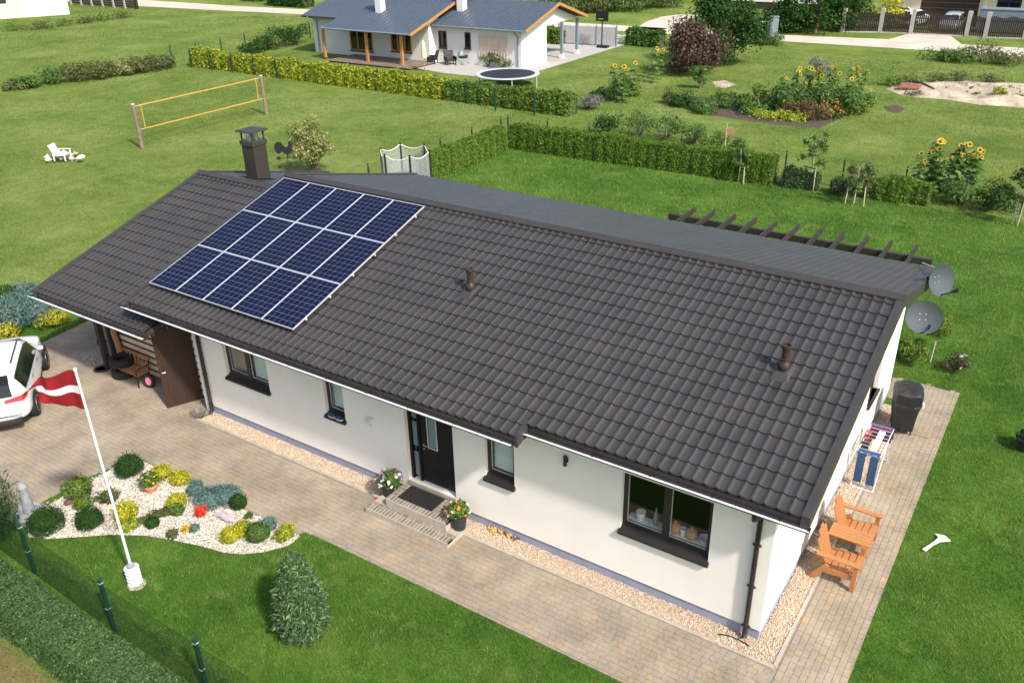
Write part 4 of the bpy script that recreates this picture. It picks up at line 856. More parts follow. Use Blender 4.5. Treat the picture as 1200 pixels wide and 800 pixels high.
# ---------------------------------------------------------------- flag
fp = thing('flagpole','slim white flagpole with a ringed white foot on the front lawn','flagpole',(-10.72,-5.01,0))
MB().tube([(0,0,.38),(0,0,4.72)],[.029,.02],12).lathe([(0,4.72),(.034,4.73),(.034,4.77),(0,4.79)],10).build('pole',M['white'],fp,True)
for k in range(5): MB().lathe([(0,k*.088),(.125,k*.088),(.14,k*.088+.01),(.14,k*.088+.036),(.125,k*.088+.046),(0,k*.088+.048)],20).build('foot_ring',M['white'],fp,True)
MB().lathe([(0,0),(.075,0),(.075,.46),(.03,.5),(0,.5)],16).build('foot_core',M['stone'],fp)  # grey core colours in the shade of the grooves between the white rings
MB().lathe([(0,0),(.19,0),(.16,.012),(0,.014)],9,(.07,-.02,0)).build('footing',M['kerb'],fp)
fl = thing('flag','dark red flag with a white middle stripe blowing from the pole','flag',(-10.72,-5.01,3.96))
nx, nz = 26, 20; H = .74
W_ = Vector((-.74,-.62,0)).normalized()                       # the wind carries it towards the car and the hedge
side = Vector((W_.y,-W_.x,0))
FU = [0,.15,.3,.45,.6,.75,.9,1.0]; FT = [.78,.775,.75,.72,.66,.56,.44,.36]; FB = [0,.005,.05,.22,.32,.34,.35,.33]
def flagpt(u,v):
    zt, zb2 = float(np.interp(u,FU,FT)), float(np.interp(u,FU,FB)); s = u*.95
    # the cloth swings out of its plane: billows near the pole, the lower half folded back towards the fly
    fold = .13*math.sin(u*8.5+v*1.9)*min(1,u*4)+.06*math.sin(u*17-v*4)*u+.34*(1-v)*max(0,u-.28)*math.cos(u*6)
    z = zb2+(zt-zb2)*v+.012*math.sin(u*14+v*5)*u
    return W_*(.03+s-.10*(1-v)*max(0,u-.5))+side*fold+Vector((0,0,z))
V = [flagpt(i/nx,j/nz) for j in range(nz+1) for i in range(nx+1)]
Fs = [(j*(nx+1)+i,j*(nx+1)+i+1,(j+1)*(nx+1)+i+1,(j+1)*(nx+1)+i) for j in range(nz) for i in range(nx)]
mi = [1 if 8 <= j < 12 else 0 for j in range(nz) for i in range(nx)]
def cloth(name,c):
    m_ = leaf_mat(name,[(0,c),(1,c)],.8,.25,.1); return m_
fo = npmesh('cloth',np.array(V),np.array(Fs),[cloth('dark_red_cloth',(.25,.014,.019)),cloth('white_cloth',(.72,.72,.74))],fl,True,mi)

# ---------------------------------------------------------------- rock garden plants
def rk_(px,py,r,h,leaf,n,size,name,label,cat,**k):
    p = at(px,py); k['amp'] = k.get('amp',.16)*(1.0 if leaf == 'dark' and 'ball' in name else 1.45); return shrub(name,label,cat,(p.x,p.y,.016),r*.8,h*.82,L[leaf],n,size,**k)
rk_(154,557,.41,.58,'dark',3800,.05,'mugo_pine','round dark green dwarf pine at the drive corner of the rock garden','shrub',seed=1,asp=.3,amp=.08)
rk_(57,622,.46,.6,'dark',4200,.05,'mugo_pine','round dark green dwarf pine beside the stone bird bath','shrub',seed=2,asp=.3,amp=.08)
rk_(107,618,.36,.5,'dark',3200,.05,'mugo_pine','round dark green dwarf pine between bird bath pine and golden shrub','shrub',seed=3,asp=.3,amp=.08)
rk_(95,585,.32,.62,'light',1500,.07,'leafy_shrub','light green leafy shrub at the drive edge of the rock garden','shrub',seed=4,amp=.25)
rk_(98,596,.22,.35,'light',700,.06,'leafy_perennial','low light green perennial in front of the leafy shrub','plant',seed=41,amp=.25)
rk_(129,588,.23,.34,'olive',700,.06,'spiky_perennial','small grey green tufted perennial behind the flagpole','plant',seed=5,amp=.3,up=.7)
rk_(191,560,.27,.34,'yellow',1500,.05,'golden_spirea','golden yellow low shrub behind the terracotta pot','shrub',seed=6,amp=.2)
rk_(212,566,.24,.3,'yellow',1200,.05,'golden_spirea','golden yellow low shrub right of the terracotta pot','shrub',seed=7,amp=.22)
rk_(149,607,.28,.42,'yellow',1700,.05,'golden_spirea','golden yellow shrub next to the flagpole','shrub',seed=8,amp=.22)
rk_(152,619,.26,.22,'gold_green',700,.05,'yellow_perennial','yellow flowering perennial at the foot of the flagpole shrub','plant',seed=9,amp=.3)
rk_(209,594,.26,.36,'yellow',1500,.045,'golden_spirea','golden yellow shrub beside the blue juniper','shrub',seed=10,amp=.15)
rk_(209,603,.18,.28,'mid',600,.05,'dark_perennial','small dark green plant in front of the golden shrub','plant',seed=11)
for i,(px,py,r,h,l) in enumerate(((231,578,.24,.34,'small upper clump of spreading blue juniper'),(248,588,.46,.26,'wide low blue juniper mat behind the red flowers'),(267,585,.36,.3,'blue juniper clump next to the dark ball bush'))):
    rk_(px,py,r,h,'blue',int(2600*r/.4),.06,'blue_juniper',l,'juniper',seed=20+i,asp=.25,amp=.28,group='blue junipers')
rk_(281,596,.22,.40,'dark',2200,.035,'ball_bush','small tight dark green ball bush by the path edge','shrub',seed=12,amp=.04,depth=.15)
rk_(236,605,.13,.28,'pred',260,.06,'red_flower','small plant with bright red flowers before the blue juniper','flower',seed=13,amp=.3)
rk_(272,633,.26,.33,'yellow',1600,.045,'golden_conifer','bright golden conifer at the curved lawn edge','shrub',seed=14,amp=.1)
rk_(286,627,.24,.36,'yellow',1100,.045,'golden_conifer','second golden conifer touching the green globe shrub','shrub',seed=15,amp=.15)
rk_(304,632,.31,.42,'mid',2200,.045,'globe_thuja','rounded mid green globe thuja beside the golden conifers','shrub',seed=16,amp=.07)
rk_(316,621,.20,.32,'blue',900,.05,'grey_conifer','small grey green conifer behind the globe thuja','shrub',seed=17,amp=.1)
rk_(336,632,.25,.32,'gold_green',1300,.05,'barberry','olive yellow barberry at the narrow tip of the rock garden','shrub',seed=18,amp=.3)
rk_(180,618,.18,.28,'dark',900,.04,'ball_bush','small dark green bush near the lawn edge','shrub',seed=19,amp=.1)
rk_(292,607,.11,.12,'mid',200,.04,'rosette_plant','tiny green rosette on the white chips','plant',seed=30,amp=.2)
rk_(229,622,.15,.16,'blue',350,.04,'grey_rosette','small grey green cushion near the yellow flowers','plant',seed=31,amp=.2)
rk_(219,624,.10,.18,'petal',120,.05,'yellow_flower','little clump of yellow flowers at the lawn edge','flower',seed=32,amp=.3)
rk_(203,630,.14,.2,'olive',260,.05,'olive_perennial','thin olive perennial at the lawn edge of the rock garden','plant',seed=33,amp=.3)
for i,(px,py) in enumerate(((172,611),(186,605),(197,600))): rk_(px,py,.22,.1,'olive',420,.04,'creeping_thyme','low mat of creeping thyme between the golden shrubs','plant',seed=34+i,amp=.3,group='creeping thyme mats')
p = at(178,576); tp = thing('terracotta_pot','small terracotta pot with yellow flowers among the white chips','flowerpot',(p.x,p.y,.016))
MB().lathe([(0,0),(.11,0),(.17,.17),(.18,.17),(.18,.21),(.15,.21),(.14,.17),(0,.16)],18).build('pot',M['terracotta'],tp,True); C,D = blob(700,(.26,.26,.2),.3,6,.25,.6,-.4); V,Fq = leaf_quads(C,D,.06,.5); npmesh('foliage',V,Fq,L['mid'],tp)
D = rand_dir(12,0); V,Fq = leaf_quads(np.repeat(D*np.array([.27,.27,.22])+np.array([0,0,.32]),3,0),np.repeat(D,3,0),.05,.8); npmesh('blossom',V,Fq,L['petal'],tp)
p = at(264,609); MB_ = MB().tube([(-.3,-.05,.03),(-.1,.03,.06),(.12,-.02,.05),(.34,.05,.03)],[.04,.09,.07,.02],8).tube([(0,0,.05),(.1,.16,.05)],[.04,.01],6); o = MB_.build('driftwood',mat('grey_driftwood',(.42,.36,.37),.9,0,.2,8),None,True,loc=(p.x,p.y,.03)); tag(o,'pale grey driftwood lying on the white chips','driftwood')
p = at(81,591); o = MB().lathe([(0,0),(.09,.01),(.1,.06),(.05,.1),(0,.11)],9).build('brown_stone',mat('brown_stone',(.12,.06,.04),.8,0,.3,8),None,True,loc=(p.x,p.y,.016)); tag(o,'single brown stone near the drive edge of the chips','stone')
p = at(36,607); bb = thing('bird_bath','grey stone basin with a short column beside the drive','bird bath',(p.x,p.y,0))
MB().lathe([(0,0),(.30,0),(.33,.05),(.36,.17),(.33,.19),(.28,.14),(0,.12)],22,(-.02,-.02,0)).build('basin',M['stone'],bb,True); MB().lathe([(.0,.1),(.13,.1),(.12,.2),(.09,.6),(.085,.72),(.11,.74),(.11,.78),(.08,.83),(.03,.86),(0,.87)],14,(-.08,.06,0)).build('column',M['stone'],bb,True)

# spruce
p = at(357,741); sp = thing('spruce','young bushy grey green spruce on the front lawn','spruce tree',(p.x,p.y,0)); SH = 1.72
MB().tube([(0,0,0),(0,0,SH*.9)],[.05,.012],7).build('trunk',M['bark'],sp,True)
Cs,Ts = [],[]; r = np.random.default_rng(5); mbr = MB()
for k in range(330):
    f = k/330; z = .10+(SH-.16)*f; a = k*2.39996; R0 = (.42*(1-f**1.6)**.8*(.72+.28*min(1,f*6))+.06)*r.uniform(.8,1.15); tip = np.array([math.cos(a)*R0,math.sin(a)*R0,z+.10*(.2+f)+r.normal(0,.02)]); b0 = np.array([0,0,z-.02])
    if k%5 == 0: mbr.tube([b0,tip],[.012,.004],4)
    d_ = tip-b0; ln = np.linalg.norm(d_)
    for s in np.linspace(.45,1.0,7):
        for q in range(10):
            Cs.append(b0+d_*s+r.normal(0,.035,3)); Ts.append(d_/ln+r.normal(0,.45,3)+np.array([0,0,.35]))
Cs,Ts = np.array(Cs),np.array(Ts); V,Fq = leaf_quads(Cs,Ts*.3+np.array([0,0,1.]),.09,.26,Ts,.2); npmesh('needles',V,Fq,L['spruce'],sp); mbr.build('branches',M['bark'],sp)
# front hedge, fence, dark thuja
hedge('clipped_hedge','low clipped dark green hedge outside the wire fence',(-14.6,-6.72),(-5.5,-6.72),.95,.62,L['hedge_front'],4600,.045,.45,.045,.55,.25)
shrub('thuja','dark conical thuja at the corner of the fence by the bird bath','thuja',tuple(at(-8,640)),.62,1.75,L['dark'],5200,.07,.3,50,.1,up=.7)
def wire_fence(name,label,posts,h,mesh=.06,wr=.0013,pr=.03,lines=(1.0,.5),zig=True,group=None):
    P = [Vector((x,y,0)) for x,y in posts]; t = thing(name,label,'fence',P[0],0,group); o0 = P[0]
    for p in P:
        MB().bx(p.x-pr,p.x+pr,p.y-pr,p.y+pr,0,h+.05).bx(p.x-pr-.004,p.x+pr+.004,p.y-pr-.004,p.y+pr+.004,h+.05,h+.062).build('post',M['fence_green'],t,off=o0)
        for f in lines: MB().bx(p.x-pr-.006,p.x+pr+.006,p.y-pr-.006,p.y+pr+.006,h*f-.03,h*f-.015).build('wire_clip',M['alu'],t,off=o0)
    w = MB()
    for a,b in zip(P[:-1],P[1:]):
        d = (b-a); Ln = d.length; u = d/Ln; off = Vector((-u.y,u.x,0))*(-pr-.004)
        for f in lines: w.tube([a+off+Vector((0,0,h*f)),b+off+Vector((0,0,h*f))],.0022,4)
        if zig:
            n = int((Ln+h)/mesh)
            for s_ in (1,-1):
                for k in range(n):
                    x0_ = -h+k*mesh; x1_ = x0_+h; z0_,z1_ = 0,h
                    if x0_ < 0: z0_ = -x0_; x0_ = 0
                    if x1_ > Ln: z1_ = h-(x1_-Ln); x1_ = Ln
                    if z1_ <= z0_: continue
                    if s_ < 0: x0_,x1_ = Ln-x0_,Ln-x1_
                    w.tube([a+off+u*x0_+Vector((0,0,z0_+.02)),a+off+u*x1_+Vector((0,0,z1_))],wr,3,0,False)
    w.build('wire_mesh',M['wire'],t,off=o0)['kind'] = 'stuff'
    return t
wire_fence('wire_fence','green wire mesh fence between front lawn and clipped hedge',[(-15.3,-5.86),(-12.65,-5.92),(-9.92,-6.0),(-7.35,-6.0),(-4.8,-6.0)],1.18,.055,.002)

# ---------------------------------------------------------------- patio things
gr = thing('covered_grill','kettle grill under a fitted black cover on the patio','grill',(.62,8.45,.032),.25)
m = MB(); n = 22; V = []
prof = [(.30,.10),(.32,.28),(.34,.5),(.37,.70),(.39,.80),(.375,.83),(.39,.90),(.40,1.0),(.40,1.11),(.33,1.17),(.12,1.2),(.0,1.2)]
for r,z in prof:
    for j in range(n):
        a = 2*math.pi*j/n; q = 1/max(abs(math.cos(a)),abs(math.sin(a)))**.8; w = 1+.05*math.sin(a*7+z*5)*(z < .85)+.025*math.sin(a*11+z*9); V.append((r*q*w*math.cos(a)*.82,r*q*w*math.sin(a)*.98,z+.012*math.sin(a*5)))
m.add(V,[(i*n+j,i*n+(j+1)%n,(i+1)*n+(j+1)%n,(i+1)*n+j) for i in range(len(prof)-1) for j in range(n)]); m.build('cover',M['black'],gr,True)
for a,b in ((-.2,-.24),(.2,-.24),(-.2,.24),(.2,.24)): MB().tube([(a,b,.0),(a*.95,b*.95,.3)],.018,6).build('leg',M['brown_metal'],gr)
MB().tube([(.3,-.2,.06),(.62,-.28,.01)],.012,6).build('ash_rod',M['wood_bench'],gr); MB().bx(.36,.40,-.05,.12,.66,.76).build('cover_patch',M['white'],gr)
dr = thing('drying_rack','white folding drying rack with laundry by the gable wall','drying rack',(.42,6.17,.03)); dr.scale = (.95,.72,.95)
for sx in (-.25,.25):
    MB().tube([(sx,-1.0,0),(sx,.1,.9),(sx,.95,0)],.011,6).build('leg',M['white'],dr); MB().tube([(sx,-.9,.92),(sx,.9,.92)],.011,6).build('side_rail',M['white'],dr)
MB().tube([(-.25,-1.0,.01),(.25,-1.0,.01)],.011,6).build('foot_bar',M['white'],dr); MB().tube([(-.25,.95,.01),(.25,.95,.01)],.011,6).build('foot_bar',M['white'],dr)
for k in range(9): MB().tube([(-.25,-.9+k*.225,.925),(.25,-.9+k*.225,.925)],.005,5).build('rod',M['white'],dr)
def drape(name,label,y0,y1,x0,x1,d0,d1,material,cat='laundry'):
    """cloth laid over the rods, both ends hanging"""
    t = thing(name,label,cat,(.42,6.17,.915)); t.scale = (.95,.72,.95); V = []; nx = 10
    path = [(y0-.015,-d0),(y0-.02,-d0*.5),(y0-.005,-.02),(y0+.03,.004)]+[(y0+(y1-y0)*f,.004-.012*math.sin(f*3.14)) for f in (.35,.7)]+[(y1-.03,.004),(y1+.005,-.02),(y1+.02,-d1*.5),(y1+.015,-d1)]
    for a,(y,z) in enumerate(path):
        for i in range(nx+1): V.append((x0+(x1-x0)*i/nx,y+.012*math.sin(i*1.7+a)*(1 if z < -.05 else .1),z+.006*math.sin(i*2.3)))
    npmesh('fabric',np.array(V),np.array([(a*(nx+1)+i,a*(nx+1)+i+1,(a+1)*(nx+1)+i+1,(a+1)*(nx+1)+i) for a in range(len(path)-1) for i in range(nx)]),material,t,True); return t
c = lambda n,q: mat(n,q,.9,0,.25,20)
jn = drape('jeans','dark blue jeans hung over the near end of the drying rack',-.92,-.70,-.26,.26,.02,.02,M['blue'])
for s_ in (-.23,.05):
    V = [(s_+.18*i/6+.0*j,-.94-.012*math.sin(i*2+j),-.02-.78*j/8) for j in range(9) for i in range(7)]; npmesh('trouser_leg',np.array(V),np.array([(j*7+i,j*7+i+1,(j+1)*7+i+1,(j+1)*7+i) for j in range(8) for i in range(6)]),M['blue'],jn,True)
drape('white_towel','long white cloth lying along the middle of the drying rack',-.6,.62,-.02,.12,.02,.1,c('white_towel',(.72,.7,.62)))
drape('dark_shirt','black shirt on the wall side of the drying rack',-.45,.2,-.27,-.08,.3,.1,c('black_shirt',(.015,.015,.02)))
drape('red_shirt','pink red shirt on the wall side of the drying rack',-.1,.5,-.29,-.16,.4,.1,c('red_shirt',(.5,.05,.1)))
drape('checked_cloth','dark purple cloth over the far end of the drying rack',.7,.9,-.26,.26,.3,.3,c('purple_cloth',(.09,.02,.07)))
drape('blue_towel','navy towel at the far edge of the drying rack',.93,1.02,-.27,.27,.06,.35,c('navy_towel',(.03,.05,.12)))
ws = thing('wooden_love_seat','orange oiled wooden twin seat with a shared middle table','garden seat',(.35,2.12,.032))
W = M['wood_orange']
def seat(y0,outer):
    for k in range(5): MB().bx(.12+k*.125,.12+k*.125+.115,y0+.03,y0+.62,.36-.02*(4-k),.382-.02*(4-k)).build('seat_slat',W,ws)
    for k in range(4):
        a = y0+.06+k*.135; top = (.86,.97,1.0,.9)[k] if outer < 0 else (.9,1.0,.97,.86)[k]; tl = Matrix.Rotation(R_(-17),3,'Y'); h_ = top-.28
        MB().box(tl@Vector((0,0,h_/2))+Vector((.12,a+.065,.28)),(.024,.128,h_),tl).build('back_slat',W,ws)
    ya = y0 if outer < 0 else y0+.62
    MB().bx(-.02,.78,ya-.055,ya+.065,.585,.61).build('arm_rest',W,ws); MB().bx(.66,.74,ya-.04,ya+.04,0,.584).build('leg',W,ws); MB().bar((.20,ya,.40),(-.06,ya,0),.05,.10).build('leg',W,ws); MB().bar((.08,ya,.26),(.7,ya,.3),.03,.11).build('side_rail',W,ws)
seat(.0,-1); seat(1.12,1)
for k in range(4): MB().bx(.0,.78,.665+k*.105,.665+k*.105+.1,.575,.6).build('table_board',W,ws)
for ya in (.655,1.09): MB().bx(.64,.72,ya-.03,ya+.03,.0,.574).build('leg',W,ws); MB().bar((.10,ya,.26),(.7,ya,.3),.03,.11).build('side_rail',W,ws)
MB().bx(.70,.74,.04,1.72,.28,.36).build('front_rail',W,ws); MB().bar((.02,.05,.45),(.02,1.7,.45),.03,.07).build('back_rail',W,ws)
p = at(1097,637); to = thing('garden_marker','white flat T shaped garden marker lying on the right lawn','marker',(p.x,p.y,.05),.3)
to.rotation_euler = (0,0,0); k = [(at(840+a/3.078,540+b/3.078)-p) for a,b in ((738,326),(752,334),(778,312),(803,300),(842,296),(822,278),(784,269),(797,283),(786,294),(766,308))]; k = [(v.x,v.y) for v in k][::-1]
MB().prism(k,0,.018).build('blade',M['white'],to,bevel=.004)
p = at(1090,424); sb = thing('standard_tree','small ball headed standard tree on a thin stem by the patio corner','tree',(p.x,p.y,0)); MB().tube([(0,0,0),(.02,.01,.6),(0,0,1.0)],[.022,.017,.014],7).build('trunk',M['stake'],sb,True)
C,D = blob(2600,(.38,.38,.34),1.14,9,.14,.45,-1.0); V,Fq = leaf_quads(C,D,.06,.5); npmesh('crown',V,Fq,L['light'],sb)
wild_bush('garden_shrub','loose light green shrub at the rear house corner','shrub',tuple(at(1068,424)),.55,.8,L['light'],1600,.08,61,clumps=10)
wild_bush('rose_bush','dark leaved rose bush with pale pink flowers by the patio corner','rose bush',tuple(at(1117,436)),.42,.6,L['red'],900,.06,62,clumps=8,flowers=[(L['pwhite'],9,.07)])
p = at(1203,527); mo = thing('planter_tub','dark round tub standing in the right lawn','tub',(p.x,p.y,0)); MB().lathe([(0,0),(.2,0),(.28,.3),(.3,.3),(.3,.34),(.25,.34),(.2,.1),(0,.1)],18).build('tub',M['rubber'],mo,True); C,D = blob(300,(.25,.25,.2),.4,3,.2,.5,-.2); V,Fq = leaf_quads(C,D,.08,.5); npmesh('foliage',V,Fq,L['dark'],mo)

# ---------------------------------------------------------------- cars
def car(name,label,loc,rz,paint,hatch=0,group=None):
    t = thing(name,label,'car',loc,rz,group)
    X = np.array([-2.17,-2.12,-1.95,-1.72,-1.2,-.5,.2,.62,1.02,1.6,2.0,2.14]); Wd = np.array([.58,.74,.84,.89,.905,.905,.905,.9,.89,.86,.78,.64]); Zb = np.array([.40,.32,.26,.24,.22,.2,.2,.2,.22,.24,.3,.36])
    Be = np.array([.86,.98,1.02,1.03,1.02,1.0,.98,.97,.96,.93,.84,.70]); Zr = np.array([.90,1.10,1.36,1.54,1.60,1.62,1.58,1.42,1.08,.99,.88,.73]); Wr = np.array([.5,.62,.63,.63,.645,.65,.64,.64,.74,.76,.66,.52])
    xs = np.linspace(X[0],X[-1],26); I = lambda A: np.interp(xs,X,A); w,zb_,be,zr,wr = map(I,(Wd,Zb,Be,Zr,Wr)); V = []; nS = 8
    for i,x in enumerate(xs):
        half = [(0,zb_[i]),(w[i]*.86,zb_[i]),(w[i]*.985,zb_[i]+.16),(w[i],.60),(w[i]*.985,be[i]),(wr[i],max(zr[i]-.06,be[i])),(wr[i]*.86,zr[i]),(0,zr[i]+.025)]
        V += [(x,-y,z) for y,z in half]+[(x,y,z) for y,z in reversed(half[1:-1])]
    k = 14; Fs = [(i*k+j,i*k+(j+1)%k,(i+1)*k+(j+1)%k,(i+1)*k+j) for i in range(len(xs)-1) for j in range(k)]; m = MB(); m.add(V,Fs+[tuple(range(k-1,-1,-1)),tuple((len(xs)-1)*k+j for j in range(k))]); body = m.build('body',paint,t,True); body.data.polygons.foreach_set('use_smooth',[True]*len(body.data.polygons)); ss = body.modifiers.new('round','SUBSURF'); ss.levels = ss.render_levels = 2
    def sidept(x,f,s): 
        w_,b_,z_,r_ = (np.interp(x,X,A) for A in (Wd,Be,Zr,Wr)); return (x,s*((w_*.985)*(1-f)+r_*f+.008),b_*(1-f)+max(z_-.05,b_)*f)
    for s in (-1,1):
        for a,b in ((-1.74,-1.2),(-1.19,-.17),(-.16,.66)):
            m = MB(); n_ = 6; V = []
            for i in range(n_+1):
                x = a+(b-a)*i/n_; V += [sidept(x,.08,s),sidept(x,.86,s)]
            m.add(V,[(2*i,2*i+2,2*i+3,2*i+1) if s < 0 else (2*i+1,2*i+3,2*i+2,2*i) for i in range(n_)]); m.build('side_window',M['car_glass'],t,True)
        MB().box((.72,s*.96,1.0),(.1,.15,.1)).build('mirror',paint,t,bevel=.03); MB().tube([(-1.3,s*.6,1.66),(.1,s*.6,1.65)],.018,6).build('roof_rail',M['black'],t)
        for xx in (-.9,.1): MB().bar((xx,s*.905,.93),(xx+.2,s*.905,.93),.02,.03).build('door_handle',M['chrome'],t)
        m = MB(); m.add([(-2.165,s*.40,.92),(-2.135,s*.40,1.0),(-2.03,s*.79,1.03),(-2.075,s*.79,.90),(-1.86,s*.885,1.03),(-1.88,s*.89,.97)],[(0,1,2,3) if s > 0 else (3,2,1,0),(3,2,4,5) if s > 0 else (5,4,2,3)]); lt = m.build('tail_light',M['red_lamp'],t)
        so_ = lt.modifiers.new('thick','SOLIDIFY'); so_.thickness = .03; so_.offset = 0
        for xx in (-1.32,1.35):
            wh = MB().lathe([(.2,-.1),(.30,-.11),(.335,-.08),(.335,.08),(.30,.11),(.2,.1)],26,(xx,s*.83,.335),0,Matrix.Rotation(R_(90),3,'X')).build('wheel',M['rubber'],t,True)
            rim = MB().lathe([(0,.075),(.06,.085),(.21,.1),(.225,.112),(.225,-.1),(0,-.1)],20,(xx,s*.83,.335),0,Matrix.Rotation(R_(90)*(-s if s > 0 else 1),3,'X')); rim.build('rim',M['chrome'],wh,True)
            arch = MB(); pr = [(math.cos(a)*.39,math.sin(a)*.39) for a in np.linspace(-.15,math.pi+.15,14)]; pi_ = [(math.cos(a)*.335,math.sin(a)*.335) for a in np.linspace(-.15,math.pi+.15,14)]
            arch.add([(xx+a,s*.912,.335+b) for a,b in pr]+[(xx+a,s*.912,.335+b) for a,b in pi_],[(i,i+1,15+i,14+i) if s > 0 else (14+i,15+i,i+1,i) for i in range(13)]); arch.build('wheel_arch',M['rubber'],t)
    m = MB(); V = []
    for x,yy in ((-2.125,.60),(-1.96,.57),(-1.74,.55)):
        z = float(np.interp(x,X,Zr)); nz_ = .014; V += [(x-nz_,-yy,z+.006),(x-nz_,yy,z+.006)]
    m.add(V,[(1,3,2,0),(3,5,4,2)]); m.build('rear_window',M['car_glass'],t)
    m = MB(); V = []
    for x,yy in ((.63,.56),(.82,.60),(1.0,.66)):
        z = float(np.interp(x,X,Zr)); V += [(x+.014,-yy,z+.012),(x+.014,yy,z+.012)]
    m.add(V,[(0,2,3,1),(2,4,5,3)]); m.build('windscreen',M['car_glass'],t)
    MB().bx(-2.18,-2.0,-.66,.66,.26,.40).build('rear_bumper',M['rubber'],t,bevel=.04)
    pl = MB().bx(-2.2,-2.18,-.26,.26,.62,.73).build('number_plate',M['white'],t); MB().bx(-2.203,-2.2,.21,.26,.62,.73).build('plate_band',mat('plate_blue',(.02,.05,.45),.5),pl)
    MB().bar((-2.19,-.7,.55),(-2.19,.7,.55),.01,.02).build('bumper_line',M['rubber'],t)
    if hatch: MB().add([(-1.75,-.6,1.6),(-1.75,.6,1.6),(-2.75,.62,1.98),(-2.75,-.62,1.98),(-1.75,-.6,1.66),(-1.75,.6,1.66),(-2.75,.62,2.06),(-2.75,-.62,2.06)],[(3,2,1,0),(4,5,6,7),(0,1,5,4),(1,2,6,5),(2,3,7,6),(3,0,4,7)]).build('tailgate',paint,t); MB().bx(-2.19,-1.8,-.62,.62,.7,1.3).build('boot_opening',M['black'],t) if hatch else None
    return t
rw, fw = at(47,485), at(58,428); hd = (fw-rw); hd.normalize(); rt_ = Vector((hd.y,-hd.x,0))
cc = rw+hd*1.32-rt_*.90
car('parked_car','white parked hatchback on the paved drive by the carport',(cc.x,cc.y,.03),math.atan2(hd.y,hd.x),M['paint_white']).scale = (1,1,.94)

# ---------------------------------------------------------------- beds left of the carport
for i,(px,py,r,h,l) in enumerate(((12,388,.75,1.0,'large grey green juniper behind the white car'),(50,378,.7,.85,'grey green juniper between its larger twin and the golden shrub'),(38,362,.55,.8,'grey green juniper at the back by the lime stones'))):
    p = at(px,py); shrub('grey_juniper',l,'juniper',(p.x,p.y,0),r,h,L['spruceblue'] if 'spruceblue' in L else L['blue'],2600,.1,.25,70+i,.3,'junipers beside the drive',.5)
for i,(px,py,r,h,l) in enumerate(((66,381,.5,.55,'golden flowering shrub under the carport eave'),(6,397,.45,.5,'golden flowering shrub beside the white car roof'))):
    p = at(px,py); shrub('golden_shrub',l,'shrub',(p.x,p.y,0),r,h,L['yellow'],1400,.07,.5,75+i,.25,'golden shrubs beside the drive')
p = at(10,362); shrub('dark_thuja','dark green rounded thuja at the end of the flower bed','thuja',(p.x,p.y,0),.6,.8,L['dark'],1600,.09,.3,78,.15)
stones('bed_stones','pale field stones bordering the juniper bed',inside([tuple(at(*q))[:2] for q in ((14,347),(36,338),(40,344),(18,354))]),(-28,-22,0,6),9,.42,M['chips'],.0,cat='stones')

# ---------------------------------------------------------------- back garden
hedge('thuja_hedge','clipped thuja hedge running along the side of the back lawn',(-22.75,18.6),(-22.75,25.6),.75,1.25,L['thuja'],1100,.10,.55,.08,.35)
hedge('thuja_hedge','long clipped thuja hedge along the far side of the back lawn',(-22.6,26.35),(-8.6,26.75),.8,1.3,L['thuja'],1100,.10,.55,.08,.35)
for i,(px,py,w,h) in enumerate(((935,222,1.6,.75),(985,230,1.1,.6),(1030,236,1.5,.85),(1067,240,1.2,.9))):
    p = at(px,py); hedge('young_thuja_hedge',('short dark thuja block between the two staked saplings','low thuja block beside the staked pear sapling','thuja block left of the big sunflowers','thuja block in front of the big sunflowers')[i],(p.x-w/2,p.y+.3),(p.x+w/2,p.y+.35),.7,h,L['thuja_dark'] if i < 2 else L['thuja'],650,.12,.5,.12,.35,group='young thuja blocks')
tops = [(431,192),(515.7,162),(552.7,149),(587,137),(595,135),(641.7,140),(690.7,146),(743,154),(799,159.5),(860,168),(922.6,177),(990.7,185.5),(1064,195.5),(1135,204),(1205,213)]
FP = [tuple(at(x,y,1.35))[:2] for x,y in tops]
wire_fence('wire_fence','green wire fence on thin posts behind the thuja hedges',FP,1.3,.16,.002,.03,(1.0,.55))
wild_bush('variegated_tree','bushy young tree with pale yellowish leaves beyond the ridge','tree',tuple(at(368,205)),1.15,2.9,L['birch'],6500,.12,81,clumps=30)
# trampoline with a safety net
p = at(478,224); tn = thing('net_trampoline','round trampoline enclosed by a pale safety net on black poles','trampoline',(p.x-.0,p.y,0)); R0 = 1.15; H1 = 1.95
poles = [(math.cos(a)*R0,math.sin(a)*R0) for a in np.linspace(0,2*math.pi,7)[:-1]+.35]
MB().lathe([(0,.56),(R0*.86,.56),(R0*.86,.58),(0,.58)],28).build('mat',M['black'],tn); MB().lathe([(R0*.86,.55),(R0+.02,.55),(R0+.02,.62),(R0*.86,.62),(R0*.86,.55)],28).build('pad',M['blue'],tn)
V,Fs = [],[]; N_ = 48
for j in range(5):
    for i in range(N_):
        a = 2*math.pi*i/N_; ph = (i/N_*6-.35*6/(2*math.pi))%1; sag = .2*(4*ph*(1-ph)); z = .62+(H1-.05-sag-.62)*j/4; q = R0*(1-.10*4*ph*(1-ph)*(.4+.6*j/4)); V.append((math.cos(a)*q,math.sin(a)*q,z))
Fs = [(j*N_+i,j*N_+(i+1)%N_,(j+1)*N_+(i+1)%N_,(j+1)*N_+i) for j in range(4) for i in range(N_)]; MB().add(V,Fs).build('net',M['net_white'],tn,True); MB().tube([V[4*N_+i] for i in range(N_)]+[V[4*N_]],.018,5).build('net_hem',M['white'],tn)
for x,y in poles: MB().tube([(x,y,0),(x,y,H1)],.045,8).build('pole',M['black'],tn)
